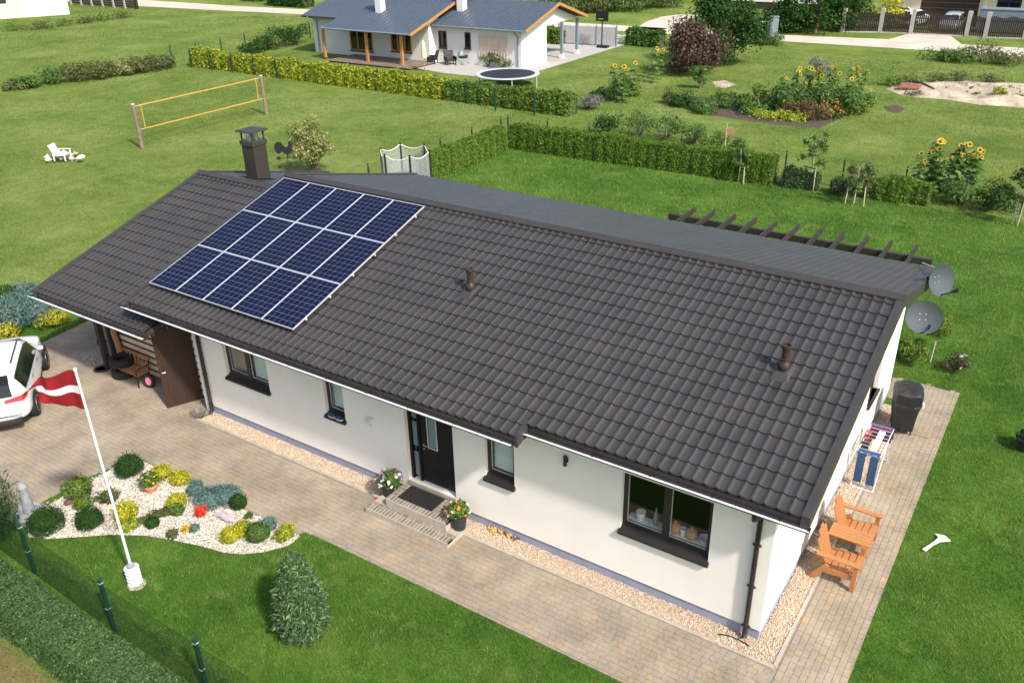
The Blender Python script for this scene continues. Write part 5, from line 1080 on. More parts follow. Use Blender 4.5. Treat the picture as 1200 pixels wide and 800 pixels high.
# staked saplings
def sapling(px,py,h,cr,label,leaf,stakes,seed):
    p = at(px,py); t = thing('staked_sapling',label,'sapling',(p.x,p.y,0)); MB().tube([(0,0,0),(.03,0,h*.5),(0,.02,h*.9)],[.025,.02,.008],6).build('trunk',M['stake'],t,True); r = random.Random(seed); b = MB(); Cs,Ns = [],[]
    for i in range(14):
        a = r.uniform(0,6.28); z0_ = h*r.uniform(.4,.75); q = cr*r.uniform(.4,1); e_ = Vector((math.cos(a)*q,math.sin(a)*q,z0_+h*r.uniform(.08,.3))); b.tube([(0,0,z0_),e_],[.012,.004],4); D = rand_dir(60,-1); Cs.append(np.array(e_)*r.uniform(.75,1)+D*cr*.34*RNG.random((60,1))); Ns.append(D)
    b.build('branches',M['bark'],t); V,Fq = leaf_quads(np.concatenate(Cs),np.concatenate(Ns),.13,.5); npmesh('crown',V,Fq,L[leaf],t)
    for a,b_ in stakes: MB().tube([(a,b_,0),(a*.9,b_*.9,h*.45)],.026,6).build('stake',M['stake'],t)
    if len(stakes) > 1: MB().bar((stakes[0][0],stakes[0][1],h*.4),(stakes[1][0],stakes[1][1],h*.4),.015,.04).build('tie',M['wire'],t)
sapling(865,214,1.7,.5,'small tree tied between three pale stakes at the hedge end','mid',[(-.35,.15),(.28,-.1)],1)
sapling(948,222,2.5,.75,'taller sapling with open leafy crown among thuja blocks','mid',[(-.4,.1),(.25,-.25)],2)
sapling(1000,240,1.8,.6,'bushy grey green sapling on a slanting stake','olive',[(-.35,.0),(.42,-.05)],3)
sapling(1192,265,2.3,.8,'dark leaved sapling at the right end of the hedge','dark',[(-.2,.1),(.3,.0)],4)
wild_bush('leafy_bush','dark leafy bush at the right end of the sunflowers','shrub',tuple(at(1165,245)),.9,1.1,L['dark'],1800,.12,84,clumps=12)
wild_bush('leafy_bush','rambling green bush in front of the tall sunflowers','shrub',tuple(at(1122,238)),.9,.9,L['mid'],1600,.12,85,clumps=12)
p = at(848,190,0); sk = thing('garden_stake','thin pale stake with a red rag behind the hedge','stake',(p.x,p.y,0)); MB().tube([(0,0,0),(0,0,1.9)],.02,6).build('stake',M['stake'],sk); MB().box((.2,0,1.55),(.35,.02,.3)).build('rag',M['terracotta'],sk)
for i,(px,py,w) in enumerate(((715,158,1.3),(748,163,1.5),(780,166,1.5),(812,170,1.2),(838,178,1.1),(868,186,.9))):
    wild_bush('berry_bush',('low leafy bush at the road side end of the row behind the fence','dense green bush with broad leaves behind the fence','dense green bush in the middle of the row behind the fence','leafy bush beside the gap in the row','pale green bush next to the red rag stake','small bush at the hedge end of the row')[i],'shrub',tuple(at(px,py)),w*.75,1.5 if i in (1,2) else 1.05,L['mid'] if i%2 else L['dark' if i == 0 else 'light'] if i != 2 else L['mid'],1100,.13,90+i,'bushes behind the wire fence',clumps=12)

# sunflowers
def sunflower(name='sunflower'):
    t = thing(name,'x','sunflower'); h = 2.0; MB().tube([(0,0,0),(.05,.02,1.0),(0,0,1.9),(.06,-.06,2.0)],[.022,.02,.015,.012],5).build('stem',M['stem'],t); Cs,Ns,Ts = [],[],[]
    for k in range(26):
        a = k*2.4; z = .2+k*.067; q = .42*(1-.018*k); Cs.append((math.cos(a)*q*.7,math.sin(a)*q*.7,z)); Ns.append((math.cos(a)*.35,math.sin(a)*.35,1)); Ts.append((math.cos(a),math.sin(a),-.35))
    V,Fq = leaf_quads(np.array(Cs),np.array(Ns)*3,.36,.75,np.array(Ts)*3,.3); npmesh('leaves',V,Fq,L['mid'],t)
    q = Vector((.35,-.62,.55)).normalized().to_track_quat('Z','Y').to_matrix(); hd_ = Vector((.09,-.09,2.0)); m = MB().lathe([(0,-.02),(.07,-.02),(.075,.01),(0,.025)],12,hd_,0,q); f = m.build('flower_disc',mat('sunflower_disc',(.05,.025,.01),.9),t)
    m = MB()
    for k in range(18):
        a = 2*math.pi*k/18; b = a+.14; e_ = [q@Vector((math.cos(x)*r,math.sin(x)*r,z))+hd_ for x,r,z in ((a-.12,.065,.005),(a,.12,.0),(a+.0,.15,.012),(a+.12,.065,.005))]; m.add([e_[0],q@Vector((math.cos(a-.1)*.11,math.sin(a-.1)*.11,.012))+hd_,e_[2],q@Vector((math.cos(a+.1)*.11,math.sin(a+.1)*.11,.012))+hd_,e_[3]],[(0,1,2,3,4)])
    m.build('petals',L['petal'],f); return t
M['stem'] = mat('green_stem',(.08,.13,.03),.7)
sf = None
def plant_sun(p,s,rz,label,group):
    global sf
    if sf is None: sf = sunflower(); sf.location = p; sf.rotation_euler = (0,0,rz); sf.scale = (s,)*3; sf['label'] = label; sf['group'] = group; return sf
    return dup(sf,p,rz,label,group,s)
rr = random.Random(3)
for i in range(30): p = at(1075+rr.random()*75,224+rr.random()*14); plant_sun((p.x-.35,p.y+1.0,0),rr.uniform(.5,1.05),rr.uniform(-1.1,1.1),'tall sunflower in the clump behind the young thuja blocks','sunflowers behind the thuja blocks')
for i in range(34): p = at(905+rr.random()*108,118+rr.random()*20); plant_sun((p.x,p.y+1.0,0),rr.uniform(.6,1.15),rr.uniform(-1.3,1.3),'sunflower in the vegetable garden thicket','sunflowers in the vegetable garden')
for i in range(8): p = at(715+rr.random()*34,108+rr.random()*14); plant_sun((p.x,p.y,0),rr.uniform(.8,1.15),rr.uniform(-.9,.9),'sunflower beside the lavender at the hedge end','sunflowers by the lavender')
for i in range(3): p = at(766+i*4,97-i*4); plant_sun((p.x,p.y,0),rr.uniform(.9,1.2),rr.uniform(-.9,.9),'sunflower next to the bronze leaved shrub','sunflowers by the bronze shrub')
def clump(px,py,r,h,leaf,n,size,name,label,seed,cat='plant',group=None,flowers=None): return wild_bush(name,label,cat,tuple(at(px,py)),r,h,L[leaf],n,size,seed,group,clumps=10,flowers=flowers)
for i in range(7): clump(908+i*16,128+((i*5)%9),1.3,1.5,'mid' if i%2 else 'light',1500,.2,'tall_plant','leafy stalks under the sunflowers of the vegetable garden',100+i,'plant','leafy stalks in the vegetable garden')
for i in range(6): clump(800+i*20,124+((i*7)%10),1.2,.55,'mid' if i%3 else 'dark',900,.18,'vegetable_row','low leafy vegetables on the near side of the bed',110+i,'plant','low vegetables in the bed')
clump(787,122,.7,.9,'olive',600,.16,'dry_plant','pale dry stalks at the corner of the vegetable bed',120); clump(872,132,.5,1.0,'light',500,.15,'lettuce_stalk','bright light green bolted plant in the vegetable bed',121)
for i,(px,py) in enumerate(((895,138),(915,140),(930,141))): clump(px,py,.8,.35,'gold_green',600,.15,'squash_plant','yellowing squash plant along the bed edge',122+i,'plant','yellowing squash plants')
for i,(px,py) in enumerate(((935,136),(953,141),(945,132))): clump(px,py,1.0,.95,'rust',900,.14,'withered_plant','rusty brown withered stalks in the bed',126+i,'plant','withered stalks')
clump(975,139,.7,.8,'mid',600,.14,'marigold','plant with orange flowers at the front of the bed',130,flowers=[(L['porange'],26,.14)])
clump(985,134,.8,.9,'light',600,.14,'grassy_plant','light green grassy plant right of the orange flowers',131); clump(960,90,.8,1.4,'grey',700,.14,'dry_bush','greyish dry shrub inside the sunflower thicket',132)
clump(820,104,.75,1.6,'mid',900,.2,'dahlia','tall broad leaved plant below the bronze shrub',133); clump(845,118,.5,.6,'light',400,.16,'cabbage','pale cabbage like plant in the bed',134)
clump(690,128,.8,.95,'grey',1500,.11,'lavender','grey lilac lavender bush at the end of the golden hedge',140,'lavender'); clump(706,120,.9,.9,'dark',1400,.14,'dark_shrub','dark shrub between lavender and sunflowers',141); clump(735,112,1.2,.9,'light',1500,.14,'leafy_border','light green border plants under the sunflowers',142)
for i,(px,py) in enumerate(((1042,100),(1065,99),(1095,97),(1130,97),(1165,98))): clump(px,py,1.1,.55,'light' if i < 1 else 'olive',700,.14,'weed_patch','straggly weeds along the far edge of the bare sand',150+i,'weeds','weeds by the bare sand')
for i,(px,py) in enumerate(((1100,71),(1122,72),(1150,73),(1178,75))): clump(px,py,1.6,.7 if i != 2 else 1.2,'mid' if i < 2 else 'olive',900,.2,'roadside_weeds','dark weeds growing along the gravel road',160+i,'weeds','roadside weeds')
for i,(px,py) in enumerate(((1070,112),(1090,104),(1110,109),(1125,103),(1140,114),(1152,106),(1185,108),(1195,116))): clump(px,py,.55,.3,'olive',220,.13,'sand_tuft','small dry tuft growing in the bare sand',240+i,'weeds','tufts in the bare sand')
clump(1170,118,.5,.9,'gold_green',400,.14,'yellow_weed','single yellow green weed standing in the bare sand',166)
p = at(1065,107); o = MB().box((0,0,.15),(1.3,.9,.3),Matrix.Rotation(.2,3,'X')).build('brick_heap',mat('red_brick_rubble',(.24,.1,.07),.9,0,.4,5,.8,12,.1),None,bevel=.06,loc=(p.x,p.y,.1)); tag(o,'low reddish rubble heap on the bare sand','rubble')
p = at(1078,106); o = MB().tube([(-.6,.5,.35),(.2,0,.3),(.9,-.5,.12)],.09,6).build('old_plank',M['wood_black'],None,loc=(p.x,p.y,.1)); tag(o,'dark plank lying on the bare sand beside the rubble','plank')

# ---------------------------------------------------------------- the open field
hedge('golden_hedge','long golden leaved hedge in front of the neighbouring house',(-60.2,35.8),(-33.5,34.9),1.1,1.25,L['gold_green'],420,.19,1.0,.12,.6,.4)
hedge('golden_hedge','greener end of the golden hedge next to the lavender',(-33.4,34.9),(-23.6,34.6),1.1,1.2,L['light'],420,.18,1.0,.12,.6,.4)
gf = [tuple(at(x,y,1.3))[:2] for x,y in ((199,56),(222,60),(246,62.5),(270,65),(296,68),(322,71),(349,73),(379,75),(410,79),(442,83),(475,87),(510,92),(546,97),(580,105),(626,110))]
wire_fence('wire_fence','dark green wire fence standing in the golden hedge',gf,1.45,.4,.003,.04,(1.0,),False)
gf = [tuple(at(x,y,1.3))[:2] for x,y in ((229,53),(258,47),(286,42),(312,39),(336,33),(362,28))]
wire_fence('wire_fence','dark green wire fence running towards the gravel road',gf,1.45,.4,.003,.04,(1.0,),False)
for i,(px,py,r,h,lf) in enumerate(((18,106,1.0,.7,'olive'),(38,104,1.1,.9,'mid'),(62,100,1.3,1.2,'mid'),(85,97,1.4,1.4,'olive'),(105,95,1.5,1.5,'olive'),(126,93,1.3,1.3,'olive'),(143,90,1.3,1.3,'birch'),(162,87,1.3,1.3,'olive'),(182,84,1.4,1.3,'olive'),(194,81,1.0,1.2,'mid'))):
    clump(px,py-1,r*.9,h*.85,lf,1100,.2,'field_shrub',('low loose tuft at the free end of the field shrub row','green low shrub near the free end of the row','dark green shrub rising in the field row','broad olive shrub in the field row','tallest olive shrub in the field row','olive shrub left of the yellowish one','yellowish shrub in the field row','olive shrub right of the yellowish one','olive shrub next to the green one at the fence corner','green shrub at the fence corner')[i],170+i,'shrub','row of shrubs in the field')
for i,(px,py,r,h) in enumerate(((296,62,1.4,.9),(312,58,1.5,1.2),(330,55,1.7,1.6),(348,52,1.6,1.7))): clump(px,py,r,h,'dark',900,.2,'border_shrub','dark shrub along the fence left of the neighbouring house',185+i,'shrub','dark shrubs along the neighbouring fence')
# volleyball net
a, b = at(167,174), at(312.5,134.5); vn = thing('volleyball_net','volleyball net with yellow bands between two wooden posts','volleyball net',tuple(a)); d = b-a
at_h = 2.35
for q in (Vector((0,0,0)),d): MB().tube([q,q+Vector((-.05,0,at_h))],.11,8).build('post',M['wood_grey'],vn,True); MB().lathe([(0,at_h),(.12,at_h),(.1,at_h+.06),(0,at_h+.07)],8,q+Vector((-.05,0,0))).build('post_cap',M['concrete'],vn)
def lp(f,z): return d*f+Vector((-.04,0,z))
for z in (2.25,1.0): MB().bar(lp(.05,z),lp(.95,z),.035,.055).build('band',M['yellow'],vn)
for f in (.05,.95): MB().bar(lp(f,1.0),lp(f,2.25),.04,.065,0,(1,0,0)).build('band',M['yellow'],vn)
w = MB()
for k in range(60): w.tube([lp(.05+.9*k/60,1.0),lp(.05+.9*k/60,2.25)],.0018,3,0,False)
for k in range(9): w.tube([lp(.05,1.0+k*.15),lp(.95,1.0+k*.15)],.0018,3,0,False)
w.build('netting',M['wire'],vn)['kind'] = 'stuff'
for f in (.0,1.0):
    for z in (1.0,2.25): MB().tube([d*f+Vector((-.04,0,z)),lp(.05 if f == 0 else .95,z)],.012,4).build('tie_rope',M['white'],vn)
# white garden chair on stones
p = at(74,190); wc = thing('white_garden_chair','white slatted garden armchair standing on stones in the field','chair',(p.x,p.y,.2),.55); wc.scale = (.64,.64,.62)
for k in range(6): MB().box((-.5+.0,-.4+k*.16,.75),(.05,.13,.95),Matrix.Rotation(R_(-22),3,'Y')).build('back_slat',M['white'],wc)
for k in range(5): MB().bx(-.4+k*.19,-.4+k*.19+.16,-.46,.46,.33,.37).build('seat_slat',M['white'],wc)
for s in (-.5,.5): MB().bx(-.45,.62,s-.07,s+.07,.66,.7).build('arm_rest',M['white'],wc); MB().bx(.48,.56,s-.04,s+.04,-.1,.66).build('leg',M['white'],wc); MB().bx(-.42,-.34,s-.04,s+.04,-.1,.66).build('leg',M['white'],wc)
MB().bar((-.56,-.48,1.1),(-.56,.48,1.1),.05,.09).build('back_rail',M['white'],wc)
stones('chair_stones','pale boulders under the white garden chair',lambda x,y:((x-p.x)**2+(y-p.y)**2 < 1.1),(p.x-1.1,p.x+1.1,p.y-1.1,p.y+1.1),3,.45,M['chips'],0,cat='stones')

# ---------------------------------------------------------------- the neighbouring house
nh = thing('neighbour_house','white house with blue grey standing seam roof and wooden veranda','house',(-45,48,0)); OF = (-45,48,0)
WM = M['nwall'] = mat('pale_grey_render',(.66,.64,.62),.9,0,.04,1)
def P_(m,name,material,parent=nh,**k): return m.build(name,material,parent,off=OF,**k)
def facade(name,x0,x1,y,z1,holes,th=.3):
    m = MB(); wall_holes(m,x0,x1,0,z1,holes,lambda p,q,z,w: m.bx(p,q,y,y+th,z,w)); return P_(m,name,WM)
wl_ = lambda px,py,y: aty(px,py,y)
def rect(px0,py0,px1,py1,y): a_,b_ = aty(px0,py0,y),aty(px1,py1,y); return (a_.x,b_.x,b_.z,a_.z)
FY, RY = 45.6, 46.5
pw = [rect(409,34,438,61,FY),rect(457,36,483,62,FY)]; rw_ = [rect(513.5,36,524,56.5,RY),rect(544.5,38,552,57,RY)]
facade('front_wall',-56.2,-43.3,FY,3.3,pw); facade('front_wall',-44.2,-35.0,RY,2.85,rw_)
def nwin(r,y,n,wood):
    x0,x1,z0,z1 = r; w = MB(); t = .11; w.bx(x0,x0+t,y-.03,y+.1,z0,z1); w.bx(x1-t,x1,y-.03,y+.1,z0,z1); w.bx(x0+t,x1-t,y-.03,y+.1,z0,z0+t); w.bx(x0+t,x1-t,y-.03,y+.1,z1-t,z1)
    for k in range(1,n): xx = x0+(x1-x0)*k/n; w.bx(xx-.05,xx+.05,y-.03,y+.1,z0+t,z1-t)
    o = P_(w,'window',wood)
    for k in range(n): xa = x0+(x1-x0)*k/n+.06; xb = x0+(x1-x0)*(k+1)/n-.06; P_(MB().bx(xa,xb,y+.05,y+.07,z0+t,z1-t),'pane',M['car_glass'],o)
    P_(MB().bx(x0-.05,x1+.05,y-.1,y-.031,z0-.09,z0-.01),'sill',M['frame'],o)
for r in pw: nwin(r,FY,3,M['wood_honey'])
for r in rw_: nwin(r,RY,1,M['frame'])
P_(MB().bx(-56.2,-55.9,FY+.3,55,0,3.3),'end_wall',WM); P_(MB().bx(-43.6,-43.3,FY+.3,55,0,3.3),'gable_wall',WM)
m = MB(); m.bx(-35.3,-35,RY+.301,50.2,0,2.86); m.add([(x,y,z) for x in (-35.3,-35) for y,z in ((RY+.301,2.86),(55.2,2.86),(51,4.2))],[(2,1,0),(3,4,5),(0,1,4,3),(1,2,5,4),(2,0,3,5)]); P_(m,'gable_wall',WM)
P_(MB().bx(-44,-40.2,54.9,55.2,0,2.85).bx(-40.5,-40.2,50.2,54.9,0,2.85).bx(-40.2,-35.3,50.0,50.2,0,2.85),'carport_wall',WM)
for x,y in ((-34.95,52.5),(-34.95,55.0)): P_(MB().bx(x-.1,x+.1,y-.1,y+.1,.35,2.86),'post',M['slate']); P_(MB().bx(x-.16,x+.16,y-.16,y+.16,0,.349),'post_base',M['white'])
def seam_roof(name,x0,x1,ya,za,yb_,zb_,n):
    o = P_(MB().add([(x,y,z) for x in (x0,x1) for y,z in ((ya,za),(yb_,zb_),(yb_,zb_-.14),(ya,za-.14))],[(0,1,2,3),(7,6,5,4),(0,4,5,1),(1,5,6,2),(2,6,7,3),(3,7,4,0)]),name,M['soffit'])
    for k in range(n):
        a_ = x0+(x1-x0)*k/n; b_ = x0+(x1-x0)*(k+1)/n; pr = [(a_,.005),(b_-.06,.005),(b_-.05,.06),(b_-.012,.06),(b_-.004,.005)]
        P_(MB().add([(x,y,z+q) for y,z in ((ya,za),(yb_,zb_)) for x,q in pr],[(0,1,6,5),(1,2,7,6),(2,3,8,7),(3,4,9,8),(1,0,4,3,2)]),'roof_panel',M['tile_grey'],o)
    return o
s1 = seam_roof('roof',-44.2,-34.3,46.0,2.95,51.0,4.45,20); seam_roof('rear_roof',-44.2,-34.3,55.6,3.05,51.0,4.45,8)
MZ = lambda y: 2.62+.3*(y-42.7)
s2 = seam_roof('roof',-52.2,-42.8,42.7,MZ(42.7),51.0,MZ(51.0),19); s3 = seam_roof('roof',-56.4,-52.2,44.5,MZ(44.5),51.0,MZ(51.0),9); seam_roof('rear_roof',-56.4,-42.8,57.0,MZ(45),51.0,MZ(51.0),8)
for y0,z0_,y1,z1_,x in ((42.7,MZ(42.7),51,MZ(51),-42.77),(46.0,2.95,51,4.45,-34.27),(55.6,3.05,51,4.45,-34.27)): P_(MB().bar((x,y0,z0_-.08),(x,y1,z1_-.08),.05,.2),'barge_board',M['wood_honey'])
P_(MB().tube([(-52.2,42.62,MZ(42.7)-.05),(-42.8,42.62,MZ(42.7)-.05)],.07,8),'gutter',M['slate']); P_(MB().tube([(-43.3,45.92,2.88),(-34.3,45.92,2.88)],.07,8),'gutter',M['slate'])
P_(MB().tube([(-35.3,45.92,2.85),(-35.3,46.0,2.7),(-35.3,46.44,2.4),(-35.3,46.44,.1)],.06,8),'downpipe',M['slate']); P_(MB().tube([(-55.6,44.45,3.1),(-55.6,45.5,2.8),(-55.6,45.5,.1)],.06,8),'downpipe',M['slate'])
for px_,py_,ex in ((446,14,MZ),(541.5,12,None)):
    y = next(v for v in np.arange(43,52,.02) if aty(px_,py_,v).z <= (MZ(v) if ex else 2.95+.3*(v-46)));q = aty(px_,py_,y); P_(MB().bx(q.x-.3,q.x+.3,y-.3,y+.3,q.z-.4,q.z+2.2),'chimney',M['white'])
for px_,py_ in ((389,68),(443,72),(483.5,76)): q = at(px_,py_); P_(MB().bx(q.x-.1,q.x+.1,43.1-.1,43.1+.1,.15,MZ(43.1)-.14),'veranda_post',M['wood_honey'])
m = []; 
for k in range(26): P_(MB().bx(-51.4,-42.6,42.1+k*.13,42.1+k*.13+.12,.1,.16),'deck_board',M['wood_grey'])
P_(MB().bx(-51.3,-42.7,42.2,45.4,.0,.099),'deck_frame',M['wood_dark'])
t0 = rect(561,41,594.5,72,46.42); tr_ = MB()
for k in range(11): x = t0[0]+(t0[1]-t0[0])*k/10; tr_.bx(x-.02,x+.02,46.40,46.44,t0[2]+.2,t0[3])
for k in range(5): z = t0[3]-.05-k*.22; tr_.bx(t0[0],t0[1],46.36,46.40,z-.02,z+.02)
P_(tr_,'trellis',M['wood_pale'])
clump(572,78,.75,1.3,'mid',900,.16,'wall_shrub','green shrub against the white wall of the neighbouring house',200,'shrub'); clump(588,80,.95,1.2,'mid',900,.16,'rose_bush','shrub with pink spikes beside the trellis',201,'shrub',flowers=[(L['ppink'],24,.14)])
pa = thing('closed_parasol','closed sand coloured parasol beside the veranda','parasol',tuple(at(498,84))); MB().tube([(0,0,0),(0,0,2.4)],.03,6).build('pole',M['wood_honey'],pa); MB().lathe([(.0,1.0),(.22,1.02),(.2,1.5),(.12,2.1),(.02,2.35),(0,2.36)],10).build('canopy',M['wood_pale'],pa,True)
def lounge(px,py,rz,label):
    t = thing('patio_chair',label,'chair',tuple(at(px,py)),rz,'dark patio chairs'); MB().bx(-.4,.4,-.35,.35,.3,.42).build('seat',M['black'],t,bevel=.03); MB().box((0,.38,.7),(.8,.1,.75),Matrix.Rotation(R_(-15),3,'X')).build('backrest',M['black'],t,bevel=.03)
    for s in (-.4,.4): MB().bx(s-.04,s+.04,-.35,.35,.42,.62).build('arm',M['black'],t)
    for a_,b_ in ((-.35,-.3),(.35,-.3),(-.35,.3),(.35,.3)): MB().bx(a_-.03,a_+.03,b_-.03,b_+.03,0,.3).build('leg',M['black'],t)
lounge(507,75,-1.2,'dark patio chair nearest the closed parasol'); lounge(528,76,1.0,'dark patio chair beside the pram')
pr_ = thing('pram','grey pram with a round hood parked by the white wall','pram',tuple(at(543,77)),.4)
MB().lathe([(0,.55),(.28,.58),(.32,.75),(.3,.8),(.25,.62),(0,.6)],14,(0,0,0),0,None,(1.3,.9)).build('basket',M['black'],pr_,True); MB().lathe([(.32,.75),(.3,.95),(.2,1.1),(0,1.15)],14,(-.15,0,0),0,None,(.9,.9)).build('hood',M['slate'],pr_,True); MB().tube([(.35,0,.7),(.75,0,1.05)],.02,6).build('handle',M['alu'],pr_)
for a_ in (-.32,.32):
    for s in (-.25,.25): MB().lathe([(.13,-.02),(.16,-.02),(.16,.02),(.13,.02),(.13,-.02)],14,(a_,s,.16),0,Matrix.Rotation(R_(90),3,'X')).build('wheel',M['alu'],pr_)
MB().tube([(-.32,-.25,.16),(.3,-.2,.6)],.015,5).tube([(.32,-.25,.16),(-.3,-.2,.6)],.015,5).tube([(-.32,.25,.16),(.3,.2,.6)],.015,5).tube([(.32,.25,.16),(-.3,.2,.6)],.015,5).build('chassis',M['alu'],pr_)
# flat trampoline
p = at(595,101); tr = thing('garden_trampoline','large round trampoline with grey rim behind the golden hedge','trampoline',(p.x,p.y,0)); R0 = 2.25
MB().lathe([(0,.82),(R0*.86,.82),(R0*.86,.84),(0,.84)],40).build('mat',M['black'],tr); MB().lathe([(R0*.86,.8),(R0,.8),(R0+.03,.84),(R0,.88),(R0*.86,.87),(R0*.86,.8)],40).build('rim_pad',M['pad'] if 'pad' in M else mat('pale_rim',(.42,.45,.47),.7),tr,True)
for k in range(6): a_ = k*math.pi/3+.2; MB().tube([(math.cos(a_)*R0*.97,math.sin(a_)*R0*.97,0),(math.cos(a_)*R0*.97,math.sin(a_)*R0*.97,.8)],.035,6).build('leg',M['alu'],tr)
# basketball stand, trailer, gate
p = at(705,56); bk = thing('basketball_stand','black basketball stand on the concrete yard','basketball stand',(p.x,p.y,0)); MB().bx(-.35,.6,-.3,.3,0,.2).build('base',M['black'],bk); MB().tube([(0,0,.2),(0,0,2.6)],.06,8).build('pole',M['black'],bk); MB().bx(-.6,.6,-.08,-.03,2.2,3.0).build('backboard',M['black'],bk); MB().lathe([(.2,0),(.23,0),(.23,.02),(.2,.02),(.2,0)],14,(0,-.3,2.4)).build('hoop',M['yellow'],bk)
p = at(735,50); tl_ = thing('boat_trailer','galvanised metal trailer parked beside the grey gate','trailer',(p.x,p.y,0),.3)
for s in (-.6,.6): MB().bar((-1.6,s,.5),(1.6,s,.5),.1,.1).build('frame_beam',M['alu'],tl_); MB().lathe([(.0,-.08),(.3,-.08),(.32,0),(.3,.08),(0,.08)],16,(.2,s*1.2,.32),0,Matrix.Rotation(R_(90),3,'X')).build('wheel',M['rubber'],tl_)
for k in range(6): MB().bar((-1.5+k*.6,-.6,.58),(-1.5+k*.6,.6,.58),.08,.08).build('cross_bar',M['alu'],tl_)
MB().bar((1.6,0,.5),(2.6,0,.45),.1,.1).build('drawbar',M['alu'],tl_); MB().bar((-1.5,-.6,.6),(-1.2,-.6,1.5),.06,.06).bar((-1.5,.6,.6),(-1.2,.6,1.5),.06,.06).build('tail_frame',M['alu'],tl_)
a, b = at(655,51), at(722,55); gt = thing('yard_gate','long pale grey metal gate panel at the back of the yard','gate',tuple(a)); d = b-a
for k in range(24): q = d*(k/24); e_ = d*((k+.9)/24); MB().bar(q+Vector((0,0,.85)),e_+Vector((0,0,.85)),.04,1.5).build('gate_board',M['gate'] if 'gate' in M else M.setdefault('gate',mat('pale_grey_gate',(.42,.42,.43),.6)),gt)
for f in (0,.33,.66,1): MB().tube([d*f,d*f+Vector((0,0,1.75))],.07,8).build('gate_post',M['slate'],gt)
hedge('green_hedge','short clipped green hedge beside the trailer',tuple(at(737,52))[:2],tuple(at(776,56))[:2],1.2,1.3,L['mid'],200,.24,1,.16,.6,.3); hedge('green_hedge','clipped green hedge seen through the neighbouring carport',tuple(at(640,50))[:2],tuple(at(660,52))[:2],1.0,1.2,L['light'],150,.26,1,.16,.6,.3)

# ---------------------------------------------------------------- trees and shrubs behind
def tree(name,label,px,py,h,cr,leaf,n,size,seed,group=None,flat=1.0,low=.25):
    p = at(px,py); t = thing(name,label,'tree',(p.x,p.y,0),0,group); r = random.Random(seed); b = MB(); b.tube([(0,0,0),(.08*h*.1,0,h*.35),(0,.05*h*.1,h*.75)],[.035*h,.025*h,.01*h],8); Cs,Ns = [],[]; K = 26
    for i in range(K):
        a = i*2.4+r.uniform(-.4,.4); f = r.random(); z = h*(low+(1-low-.12)*f); q = cr*math.sqrt(max(0,1-(2*f-.85)**2*.75))*r.uniform(.35,.92)*flat; e_ = Vector((math.cos(a)*q,math.sin(a)*q,z)); b.tube([(0,0,z*.6),e_*.55+Vector((0,0,z*.4)),e_],[.012*h,.008*h,.003*h],5)
        k = n//K; D = rand_dir(k,-.9); rr_ = cr*r.uniform(.28,.45); Cs.append(np.array(e_)+D*rr_*(1-.55*RNG.random((k,1))**1.6)*(1+lumps(D,6,.25,seed+i))[:,None]); Ns.append(D)
    b.build('trunk',M['bark'],t,True); C = np.concatenate(Cs); N = np.concatenate(Ns); ok = C[:,2] > .1; V,Fq = leaf_quads(C[ok],N[ok]+np.array([0,0,.3]),size,.6); npmesh('crown',V,Fq,leaf,t); return t
tree('broadleaf_tree','tall dark green tree behind the bronze shrub',840,73,5.4,3.3,L['dark'],11000,.22,11,low=.12)
tree('bronze_shrub','large bronze leaved shrub before the dark green tree',808,86,3.5,2.4,L['red'],8000,.2,12,low=.12)
for i,(px,py,h,cr,lf,lb) in enumerate(((920,38,3.2,2.0,'dark','dark rounded bush left of the big tree by the dark fence'),(955,38,5.5,3.0,'dark','big dark tree crowding the end of the dark picket fence'),(985,35,4.2,2.4,'dark','dark tree nearest the picket fence gate'),(775,9,3.4,2.8,'olive','wild olive tree beside the side track'),(742,12,3.2,3.0,'mid','wild green tree behind the basketball stand'),(700,14,3.0,3.2,'olive','low olive tree between neighbouring roof and basketball stand'),(650,8,4.0,3.6,'mid','green wild tree right behind the ridge of the neighbouring roof'),(340,5,3.0,2.8,'dark','dark round bush left of the neighbouring roof'),(300,1,2.2,2.2,'mid','green bush by the gravel road'),(268,-1,2.2,2.0,'dark','dark bush beyond the gravel road'))):
    tree('wild_tree' if i > 2 else 'garden_tree',lb,px,py,h,cr,L[lf],4200,.26,20+i,low=.08)
clump(1045,34,2.0,3.3,'yellow',1500,.26,'golden_bush','yellow flowering bush hanging over the dark fence',220,'shrub'); clump(885,52,1.2,1.0,'mid',900,.2,'leafy_shrub','leafy shrub in front of the utility boxes',221,'shrub'); clump(905,52,1.2,.9,'mid',800,.2,'leafy_shrub','leafy shrub at the foot of the grey utility box',222,'shrub')
for i,(px,py,w,h,mm,l) in enumerate(((894,45,.9,1.4,M['concrete'],'pale grey utility cabinet by the road'),(905,46,.7,1.9,M['slate'],'taller blue grey utility cabinet by the road'))):
    t = thing('utility_cabinet',l,'cabinet',tuple(at(px,py)),.5); MB().bx(-w/2,w/2,-.3,.3,.12,h).build('case',mm,t,bevel=.03); MB().bx(-w/2+.08,w/2-.08,-.25,.25,0,.12).build('base',M['concrete'],t); MB().bx(-w/2+.06,w/2-.06,-.315,-.301,.2,h-.1).build('door',mm,t); MB().bx(-w/2-.04,w/2+.04,-.34,.34,h,h+.06).build('cap',mm,t)
